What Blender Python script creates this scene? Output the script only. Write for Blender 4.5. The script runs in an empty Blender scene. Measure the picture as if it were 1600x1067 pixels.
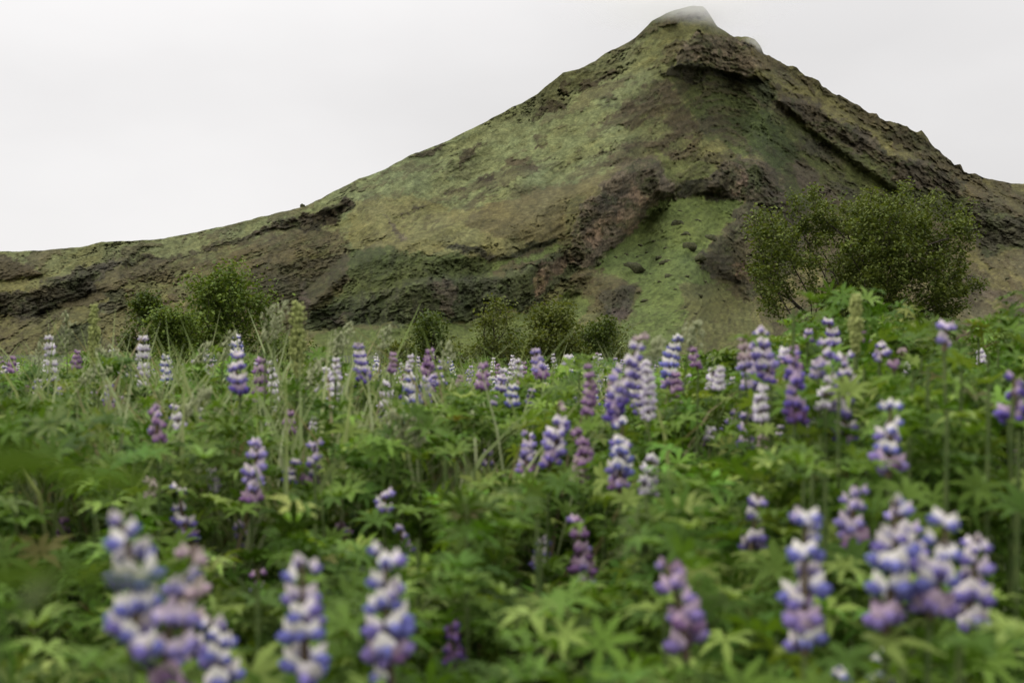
import bpy, math, random
import numpy as np

# ------------------------------------------------------------------ camera, sky, sun, exposure
scene = bpy.context.scene
FPX, CX, HY, CAMZ = 2000.0, 800.0, 548.0, 1.0       # focal length in px of a 1600 px frame, horizon row, eye height
cam_d = bpy.data.cameras.new('camera'); cam = bpy.data.objects.new('camera', cam_d)
scene.collection.objects.link(cam); scene.camera = cam
cam.location = (0, 0, CAMZ); cam.rotation_euler = (math.radians(90), 0, 0)
cam_d.sensor_width = 36.0; cam_d.lens = 45.0; cam_d.shift_y = 14.5 / 1600.0
cam_d.clip_start = 0.05; cam_d.clip_end = 6000
cam_d.dof.use_dof = True; cam_d.dof.focus_distance = 24.0; cam_d.dof.aperture_fstop = 7.1

SUN_EL, SUN_AZ = math.radians(44), math.radians(-80)     # azimuth from +Y towards +X: the light comes from the left
world = bpy.data.worlds.new('World'); scene.world = world; world.use_nodes = True
wn, wl = world.node_tree.nodes, world.node_tree.links
wn.clear()
w_out = wn.new('ShaderNodeOutputWorld'); w_bg = wn.new('ShaderNodeBackground'); wl.new(w_bg.outputs[0], w_out.inputs[0])
w_sky = wn.new('ShaderNodeTexSky'); w_sky.sky_type = 'NISHITA'; w_sky.sun_disc = False
w_sky.sun_elevation = SUN_EL; w_sky.sun_rotation = SUN_AZ
w_tc = wn.new('ShaderNodeTexCoord'); w_sep = wn.new('ShaderNodeSeparateXYZ'); wl.new(w_tc.outputs['Generated'], w_sep.inputs[0])
w_z = wn.new('ShaderNodeMapRange'); wl.new(w_sep.outputs['Z'], w_z.inputs['Value'])
w_z.interpolation_type = 'SMOOTHSTEP'; w_z.inputs['From Min'].default_value = 0.1; w_z.inputs['From Max'].default_value = 1.0
w_z.inputs['To Min'].default_value = 0.90; w_z.inputs['To Max'].default_value = 2.5     # overcast: the zenith is brighter than the horizon
w_map = wn.new('ShaderNodeMapping'); wl.new(w_tc.outputs['Generated'], w_map.inputs[0])
w_map.inputs['Scale'].default_value = (1.0, 1.0, 2.2); w_map.inputs['Location'].default_value = (0.62, 0.0, 0.35)
w_n = wn.new('ShaderNodeTexNoise'); wl.new(w_map.outputs[0], w_n.inputs['Vector'])
w_n.inputs['Scale'].default_value = 1.7; w_n.inputs['Detail'].default_value = 6.0; w_n.inputs['Roughness'].default_value = 0.45
w_nr = wn.new('ShaderNodeMapRange'); wl.new(w_n.outputs['Fac'], w_nr.inputs['Value'])
w_nr.inputs['From Min'].default_value = 0.3; w_nr.inputs['From Max'].default_value = 0.7
w_nr.inputs['To Min'].default_value = 0.82; w_nr.inputs['To Max'].default_value = 1.08
w_mul = wn.new('ShaderNodeMath'); w_mul.operation = 'MULTIPLY'; wl.new(w_z.outputs[0], w_mul.inputs[0]); wl.new(w_nr.outputs[0], w_mul.inputs[1])
w_col = wn.new('ShaderNodeVectorMath'); w_col.operation = 'SCALE'; w_col.inputs[0].default_value = (1.0, 0.982, 0.978); wl.new(w_mul.outputs[0], w_col.inputs['Scale'])
w_dim = wn.new('ShaderNodeVectorMath'); w_dim.operation = 'SCALE'; wl.new(w_sky.outputs[0], w_dim.inputs[0]); w_dim.inputs['Scale'].default_value = 0.06
w_mix = wn.new('ShaderNodeMix'); w_mix.data_type = 'RGBA'; w_mix.inputs[0].default_value = 0.95     # cloud deck over the blue
wl.new(w_dim.outputs[0], w_mix.inputs[6]); wl.new(w_col.outputs[0], w_mix.inputs[7])
wl.new(w_mix.outputs[2], w_bg.inputs['Color']); w_bg.inputs['Strength'].default_value = 1.0

sun_d = bpy.data.lights.new('sun', 'SUN'); sun = bpy.data.objects.new('sun', sun_d); scene.collection.objects.link(sun)
sun_d.energy = 1.5; sun_d.angle = math.radians(12); sun_d.color = (1.0, 0.95, 0.87)
sd = (math.sin(SUN_AZ) * math.cos(SUN_EL), math.cos(SUN_AZ) * math.cos(SUN_EL), math.sin(SUN_EL))
from mathutils import Vector, Matrix, Euler
sun.rotation_euler = Vector(sd).to_track_quat('Z', 'Y').to_euler()

vs = scene.view_settings; vs.view_transform = 'Standard'; vs.look = 'None'; vs.exposure = 0.0; vs.gamma = 1.0; vs.use_curve_mapping = False
cy = scene.cycles
cy.use_denoising = True; cy.max_bounces = 8; cy.diffuse_bounces = 3; cy.glossy_bounces = 2; cy.transmission_bounces = 3
cy.transparent_max_bounces = 4; cy.volume_bounces = 8; cy.use_adaptive_sampling = True; cy.adaptive_threshold = 0.015
cy.volume_step_rate = 2.0

# ------------------------------------------------------------------ helpers
COL = scene.collection
rng = np.random.default_rng(11); random.seed(11)

def P(px, py, d):
    """world point seen at pixel (px, py) of the photograph at distance d along the view"""
    return np.array([(px - CX) / FPX * d, d, CAMZ + (HY - py) / FPX * d])

def hash3(ix, iy, iz, seed):
    h = (ix.astype(np.int64) * 374761393 + iy.astype(np.int64) * 668265263 + iz.astype(np.int64) * 2147483647 + seed * 974711) & 0xFFFFFFFF
    h = ((h ^ (h >> 13)) * 1274126177) & 0xFFFFFFFF
    h = ((h ^ (h >> 16)) * 2246822519) & 0xFFFFFFFF
    return ((h ^ (h >> 15)) & 0xFFFFFF) / float(0xFFFFFF)

def noise2(x, y, seed=0):
    xi, yi = np.floor(x), np.floor(y); fx, fy = x - xi, y - yi
    fx = fx * fx * fx * (fx * (fx * 6 - 15) + 10); fy = fy * fy * fy * (fy * (fy * 6 - 15) + 10)
    z = np.zeros_like(xi)
    a = hash3(xi, yi, z, seed); b = hash3(xi + 1, yi, z, seed); c = hash3(xi, yi + 1, z, seed); d = hash3(xi + 1, yi + 1, z, seed)
    return ((a * (1 - fx) + b * fx) * (1 - fy) + (c * (1 - fx) + d * fx) * fy) * 2 - 1

def fbm(x, y, seed=0, oct=4, rough=0.5):
    s, a, t = 0, 1.0, 0
    for k in range(oct):
        s = s + a * noise2(x * 2 ** k + 17.3 * k, y * 2 ** k - 9.1 * k, seed + k); t += a; a *= rough
    return np.clip(s / t * 1.7, -1.3, 1.3)

def ridged(x, y, seed=0, oct=4, rough=0.55):
    s, a, t = 0, 1.0, 0
    for k in range(oct):
        s = s + a * (1 - 2 * np.abs(noise2(x * 2 ** k + 5.7 * k, y * 2 ** k + 3.3 * k, seed + k))); t += a; a *= rough
    return s / t

def build(name, V, F, mats, col=None, smooth=False, midx=None, parent=None, link=True):
    """numpy arrays -> one mesh object. F is (n,3) or (n,4), or a list of both"""
    me = mesh_data(name, V, F, mats, col, smooth, midx)
    return put(name, me, parent) if link else me

def mesh_data(name, V, F, mats, col=None, smooth=False, midx=None):
    Fs = F if isinstance(F, list) else [F]
    Fs = [np.asarray(f, dtype=np.int32) for f in Fs if len(f)]
    me = bpy.data.meshes.new(name); V = np.asarray(V, dtype=np.float32)
    me.vertices.add(len(V)); me.vertices.foreach_set('co', V.ravel())
    loops = np.concatenate([f.ravel() for f in Fs]); tot = np.concatenate([np.full(len(f), f.shape[1], np.int32) for f in Fs])
    start = np.concatenate([[0], np.cumsum(tot)[:-1]]).astype(np.int32)
    me.loops.add(len(loops)); me.loops.foreach_set('vertex_index', loops)
    me.polygons.add(len(tot)); me.polygons.foreach_set('loop_start', start)
    if smooth: me.polygons.foreach_set('use_smooth', np.ones(len(tot), bool))
    if midx is not None: me.polygons.foreach_set('material_index', np.asarray(midx, np.int32))
    for m in (mats if isinstance(mats, (list, tuple)) else [mats]): me.materials.append(m)
    me.update(calc_edges=True)
    if col is not None:
        col = np.asarray(col, np.float32)
        if col.ndim == 1: col = np.tile(col, (len(V), 1))
        if col.shape[1] == 3: col = np.concatenate([col, np.ones((len(col), 1), np.float32)], 1)
        at = me.color_attributes.new('Col', 'FLOAT_COLOR', 'POINT'); at.data.foreach_set('color', col.ravel())
    return me

def put(name, me, parent=None):
    o = bpy.data.objects.new(name, me); COL.objects.link(o)
    if parent is not None: o.parent = parent
    return o

def empty(name, loc, label, cat, group=None):
    o = bpy.data.objects.new(name, None); COL.objects.link(o); o.location = loc; o.empty_display_size = 0.1
    return tag(o, label, cat, group)

def tag(o, label=None, cat=None, group=None, kind=None):
    if label: o['label'] = label
    if cat: o['category'] = cat
    if group: o['group'] = group
    if kind: o['kind'] = kind
    return o

def tube(pts, rad, n=5, cap=True):
    pts = np.asarray(pts, float); rad = np.broadcast_to(np.asarray(rad, float), (len(pts),))
    V, F = [], []
    for i, p in enumerate(pts):
        t = pts[min(i + 1, len(pts) - 1)] - pts[max(i - 1, 0)]; t = t / (np.linalg.norm(t) + 1e-9)
        a = np.cross(t, [0, 0, 1.0]) if abs(t[2]) < 0.95 else np.cross(t, [1.0, 0, 0]); a /= np.linalg.norm(a); b = np.cross(t, a)
        for k in range(n):
            q = 2 * math.pi * k / n; V.append(p + rad[i] * (math.cos(q) * a + math.sin(q) * b))
    for i in range(len(pts) - 1):
        for k in range(n): F.append([i * n + k, i * n + (k + 1) % n, (i + 1) * n + (k + 1) % n, (i + 1) * n + k])
    return np.array(V), np.array(F)

def join(parts):
    """list of (V, F) with equal face size"""
    V, F, o = [], [], 0
    for v, f in parts: V.append(v); F.append(np.asarray(f) + o); o += len(v)
    return np.concatenate(V), np.concatenate(F)

def ellipsoid(c, r, seg=6, rings=4, rot=None):
    V = [[0, 0, 1.0]]
    for i in range(1, rings):
        a = math.pi * i / rings
        for k in range(seg): q = 2 * math.pi * k / seg; V.append([math.sin(a) * math.cos(q), math.sin(a) * math.sin(q), math.cos(a)])
    V.append([0, 0, -1.0]); F = []
    for k in range(seg): F.append([0, 1 + k, 1 + (k + 1) % seg])
    for i in range(rings - 2):
        for k in range(seg):
            a, b = 1 + i * seg + k, 1 + i * seg + (k + 1) % seg; F += [[a, a + seg, b + seg], [a, b + seg, b]]
    e = len(V) - 1
    for k in range(seg): F.append([e, e - seg + (k + 1) % seg, e - seg + k])
    V = np.array(V) * np.array(r)
    if rot is not None: V = V @ np.array(rot).T
    return V + np.array(c), np.array(F)

def rotm(ax, ay, az): return np.array(Euler((ax, ay, az)).to_matrix())

def eulers(ax, ay, az):
    """batched Rz @ Ry @ Rx"""
    cx, sx, cy_, sy, cz, sz = np.cos(ax), np.sin(ax), np.cos(ay), np.sin(ay), np.cos(az), np.sin(az)
    R = np.empty((len(ax), 3, 3))
    R[:, 0, 0] = cz * cy_; R[:, 0, 1] = cz * sy * sx - sz * cx; R[:, 0, 2] = cz * sy * cx + sz * sx
    R[:, 1, 0] = sz * cy_; R[:, 1, 1] = sz * sy * sx + cz * cx; R[:, 1, 2] = sz * sy * cx - cz * sx
    R[:, 2, 0] = -sy; R[:, 2, 1] = cy_ * sx; R[:, 2, 2] = cy_ * cx
    return R

# ------------------------------------------------------------------ materials
def new_mat(name):
    m = bpy.data.materials.new(name); m.use_nodes = True; nt = m.node_tree; nt.nodes.clear()
    out = nt.nodes.new('ShaderNodeOutputMaterial'); return m, nt, nt.nodes, nt.links, out

def attr_mat(name, rough, transl, obj_var=0.0, spec=0.3, noise_scale=None, tint=(1.0, 1.0, 0.6)):
    """colour from the mesh's own colour attribute, part of the light passes through"""
    m, nt, N, L, out = new_mat(name)
    at = N.new('ShaderNodeAttribute'); at.attribute_name = 'Col'; c = at.outputs['Color']
    if obj_var:
        oi = N.new('ShaderNodeObjectInfo'); hs = N.new('ShaderNodeHueSaturation')
        mr = N.new('ShaderNodeMapRange'); L.new(oi.outputs['Random'], mr.inputs['Value'])
        mr.inputs['To Min'].default_value = 1 - obj_var; mr.inputs['To Max'].default_value = 1 + obj_var
        L.new(mr.outputs[0], hs.inputs['Value']); L.new(c, hs.inputs['Color']); c = hs.outputs[0]
    if noise_scale:
        tc = N.new('ShaderNodeTexCoord'); nz = N.new('ShaderNodeTexNoise'); L.new(tc.outputs['Object'], nz.inputs['Vector'])
        nz.inputs['Scale'].default_value = noise_scale; nz.inputs['Detail'].default_value = 3
        mr = N.new('ShaderNodeMapRange'); L.new(nz.outputs['Fac'], mr.inputs['Value']); mr.inputs['From Min'].default_value = 0.3; mr.inputs['From Max'].default_value = 0.7
        mr.inputs['To Min'].default_value = 0.78; mr.inputs['To Max'].default_value = 1.22
        vm = N.new('ShaderNodeVectorMath'); vm.operation = 'SCALE'; L.new(c, vm.inputs[0]); L.new(mr.outputs[0], vm.inputs['Scale']); c = vm.outputs[0]
    pr = N.new('ShaderNodeBsdfPrincipled'); L.new(c, pr.inputs['Base Color'])
    pr.inputs['Roughness'].default_value = rough; pr.inputs['Specular IOR Level'].default_value = spec
    if transl:
        tr = N.new('ShaderNodeBsdfTranslucent'); mx = N.new('ShaderNodeMixShader'); mx.inputs[0].default_value = transl
        tm = N.new('ShaderNodeVectorMath'); tm.operation = 'MULTIPLY'; L.new(c, tm.inputs[0]); tm.inputs[1].default_value = tint
        L.new(tm.outputs[0], tr.inputs['Color']); L.new(pr.outputs[0], mx.inputs[1]); L.new(tr.outputs[0], mx.inputs[2]); L.new(mx.outputs[0], out.inputs[0])
    else: L.new(pr.outputs[0], out.inputs[0])
    return m

def noise_mat(name, c1, c2, scale, rough=0.9, bump=0.0, detail=6, spec=0.2):
    m, nt, N, L, out = new_mat(name)
    tc = N.new('ShaderNodeTexCoord'); nz = N.new('ShaderNodeTexNoise'); L.new(tc.outputs['Object'], nz.inputs['Vector'])
    nz.inputs['Scale'].default_value = scale; nz.inputs['Detail'].default_value = detail; nz.inputs['Roughness'].default_value = 0.62
    cr = N.new('ShaderNodeValToRGB'); L.new(nz.outputs['Fac'], cr.inputs[0])
    cr.color_ramp.elements[0].position = 0.35; cr.color_ramp.elements[1].position = 0.68
    cr.color_ramp.elements[0].color = (*c1, 1); cr.color_ramp.elements[1].color = (*c2, 1)
    pr = N.new('ShaderNodeBsdfPrincipled'); L.new(cr.outputs[0], pr.inputs['Base Color']); pr.inputs['Roughness'].default_value = rough
    pr.inputs['Specular IOR Level'].default_value = spec
    if bump:
        bp = N.new('ShaderNodeBump'); bp.inputs['Strength'].default_value = 0.8; bp.inputs['Distance'].default_value = bump
        L.new(nz.outputs['Fac'], bp.inputs['Height']); L.new(bp.outputs[0], pr.inputs['Normal'])
    L.new(pr.outputs[0], out.inputs[0]); return m

M_LEAF = attr_mat('lupin_leaf', 0.6, 0.26, 0.2, 0.08, tint=(1.15, 1.25, 0.35))
M_MASS = attr_mat('foliage_mass', 0.6, 0.26, 0.0, 0.08, tint=(1.15, 1.25, 0.35))
M_SEED = attr_mat('seed', 0.7, 0.0, 0.0, 0.15)
M_GRASS = attr_mat('grass_blade', 0.6, 0.35, 0.0, 0.15, tint=(1.0, 1.05, 0.6))
M_TREE = attr_mat('tree_leaf', 0.6, 0.3, 0.0, 0.12, tint=(1.1, 1.1, 0.4))
M_PETAL = attr_mat('petal', 0.6, 0.22, 0.12, 0.2, noise_scale=160, tint=(1.0, 0.95, 1.0))
M_STEM = noise_mat('green_stem', (0.05, 0.085, 0.02), (0.11, 0.14, 0.045), 40, 0.6)
M_RACHIS = noise_mat('flower_axis', (0.07, 0.05, 0.035), (0.14, 0.11, 0.06), 60, 0.7)
M_BARK = noise_mat('bark', (0.03, 0.024, 0.018), (0.085, 0.07, 0.055), 9, 0.9, 0.01)
M_ROCK = noise_mat('boulder_rock', (0.022, 0.026, 0.011), (0.075, 0.074, 0.034), 1.6, 0.95, 0.35)

# mountain: the mesh carries ground cover and some painted shade; the nodes add grain and relief
def mountain_mat():
    m, nt, N, L, out = new_mat('mountain_cover')
    at = N.new('ShaderNodeAttribute'); at.attribute_name = 'Col'; tc = N.new('ShaderNodeTexCoord')
    c = at.outputs['Color']
    for sc_, lo, hi in ((0.33, 0.74, 1.28), (1.1, 0.66, 1.36)):
        nz = N.new('ShaderNodeTexNoise'); L.new(tc.outputs['Object'], nz.inputs['Vector']); nz.inputs['Scale'].default_value = sc_
        nz.inputs['Detail'].default_value = 5; nz.inputs['Roughness'].default_value = 0.65
        mr = N.new('ShaderNodeMapRange'); L.new(nz.outputs['Fac'], mr.inputs['Value']); mr.inputs['From Min'].default_value = 0.3; mr.inputs['From Max'].default_value = 0.7
        mr.inputs['To Min'].default_value = lo; mr.inputs['To Max'].default_value = hi
        vm = N.new('ShaderNodeVectorMath'); vm.operation = 'SCALE'; L.new(c, vm.inputs[0]); L.new(mr.outputs[0], vm.inputs['Scale']); c = vm.outputs[0]
    bp = N.new('ShaderNodeBump'); bp.inputs['Strength'].default_value = 0.9; bp.inputs['Distance'].default_value = 0.9; L.new(nz.outputs['Fac'], bp.inputs['Height'])
    pr = N.new('ShaderNodeBsdfPrincipled'); L.new(c, pr.inputs['Base Color']); pr.inputs['Roughness'].default_value = 0.95; pr.inputs['Specular IOR Level'].default_value = 0.1
    L.new(bp.outputs[0], pr.inputs['Normal']); L.new(pr.outputs[0], out.inputs[0]); return m
M_MTN = mountain_mat()

# ------------------------------------------------------------------ ground sheet
M_GROUND = noise_mat('meadow_soil', (0.025, 0.03, 0.012), (0.06, 0.075, 0.025), 0.8, 0.95, 0.05)
g = np.concatenate([np.linspace(-3000, -60, 12), np.linspace(-50, 50, 41), np.linspace(60, 3000, 12)])
gx, gy = np.meshgrid(g, g + 40); n = len(g)
gz = np.where((np.abs(gx) < 60) & (np.abs(gy - 40) < 60), 0.03 * fbm(gx * .4, gy * .4, 3), 0.0)
ii = np.arange(n * n).reshape(n, n)
GF = np.stack([ii[:-1, :-1], ii[:-1, 1:], ii[1:, 1:], ii[1:, :-1]], -1).reshape(-1, 4)
tag(build('ground', np.stack([gx, gy, gz], -1).reshape(-1, 3), GF, M_GROUND, smooth=True), kind='structure')

# ------------------------------------------------------------------ the mountain
SKYL = [(-500, 440), (-300, 420), (-100, 402), (0, 393), (60, 392), (130, 386), (160, 378), (188, 376), (205, 377), (260, 372), (330, 358), (400, 341),
        (480, 321), (520, 300), (560, 280), (600, 265), (640, 243), (700, 220), (760, 190), (800, 168), (815, 162), (840, 146), (860, 130), (880, 113),
        (905, 108), (930, 96), (945, 84), (970, 72), (992, 60), (1000, 52), (1018, 34), (1040, 22), (1065, 13), (1085, 9), (1098, 10), (1106, 18), (1113, 29), (1120, 41),
        (1135, 50), (1147, 60), (1158, 58), (1168, 56), (1180, 61), (1188, 71), (1193, 83), (1199, 88), (1207, 92), (1219, 94), (1227, 101), (1245, 107), (1250, 114), (1258, 119),
        (1279, 127), (1284, 134), (1292, 138), (1302, 144), (1312, 149), (1343, 167), (1370, 180), (1375, 187), (1390, 193), (1418, 198), (1424, 203), (1440, 207),
        (1450, 219), (1460, 232), (1470, 240), (1476, 247), (1482, 250), (1491, 257), (1496, 254), (1501, 254), (1506, 265), (1515, 270), (1540, 278), (1580, 286), (1600, 288), (1700, 305), (1900, 335), (2100, 360)]
RB = [(-500, 330), (0, 300), (200, 285), (480, 290), (700, 290), (880, 285), (960, 258), (1100, 232), (1300, 262), (1600, 300), (2100, 360)]
RS = [(-500, 420), (0, 390), (200, 385), (480, 420), (600, 450), (800, 510), (950, 570), (1080, 605), (1180, 625), (1300, 650), (1450, 668), (1600, 680), (2100, 720)]
def interp(tab, x): a = np.array(tab, float); return np.interp(x, a[:, 0], a[:, 1])

pxs = np.concatenate([np.arange(-500, -40, 10), np.arange(-40, 1640, 1.9), np.arange(1640, 2101, 10)])
NR = 290; NC = len(pxs); PYB = 562.0
sky = interp(SKYL, pxs)
rockside = np.clip((pxs - 1120) / 80, 0, 1) * np.clip((1540 - pxs) / 40, 0, 1)
jag = fbm(pxs / 14, pxs * 0 + 2.2, 5, 4) * (0.8 + 2.6 * rockside)
tt = np.linspace(0, 1, NR)[:, None]
def blur1(a): k = np.exp(-0.5 * (np.arange(-24, 25) / 9.0) ** 2); return np.convolve(np.pad(a, 24, mode='edge'), k / k.sum(), 'valid')
PX = np.broadcast_to(pxs[None, :], (NR, NC)).copy(); PY = PYB + (blur1(sky)[None, :] - PYB) * tt + (sky - blur1(sky) + jag)[None, :] * tt ** 14
# ragged borders between covers
wx = 12 * fbm(PX / 46, PY / 40, 21, 5, .65) + 3.5 * fbm(PX / 8, PY / 8, 27, 3, .6); wy = 8 * fbm(PX / 42, PY / 30, 31, 5, .65) + 2.5 * fbm(PX / 7, PY / 7, 37, 3, .6)
WX, WY = PX + wx, PY + wy

FRAY = 7.0 * fbm(PX / 15, PY / 10, 401, 5, .72)        # tongues and crumbs along every border
def pmask(poly, feather=3.0, warp=True, fray=0.0):
    X, Y = (WX, WY) if warp else (PX, PY)
    p = np.array(poly, float); out = np.zeros(X.shape)
    sel = (X > p[:, 0].min() - 3 * feather - 9 * fray) & (X < p[:, 0].max() + 3 * feather + 9 * fray) & (Y > p[:, 1].min() - 3 * feather - 9 * fray) & (Y < p[:, 1].max() + 3 * feather + 9 * fray)
    x, y = X[sel], Y[sel]; d2 = np.full(x.shape, 1e12); ins = np.zeros(x.shape, bool)
    for i in range(len(p)):
        a, b = p[i], p[(i + 1) % len(p)]; e = b - a; q = np.clip(((x - a[0]) * e[0] + (y - a[1]) * e[1]) / (e @ e + 1e-9), 0, 1)
        d2 = np.minimum(d2, (x - a[0] - q * e[0]) ** 2 + (y - a[1] - q * e[1]) ** 2)
        c = ((a[1] <= y) & (y < b[1])) | ((b[1] <= y) & (y < a[1]))
        xi = a[0] + (y - a[1]) / (e[1] if abs(e[1]) > 1e-9 else 1e-9) * e[0]; ins ^= c & (x < xi)
    s = np.where(ins, 1, -1) * np.sqrt(d2) + fray * FRAY[sel]; q = np.clip((s + feather) / (2 * feather), 0, 1); out[sel] = q * q * (3 - 2 * q)
    return out

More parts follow.
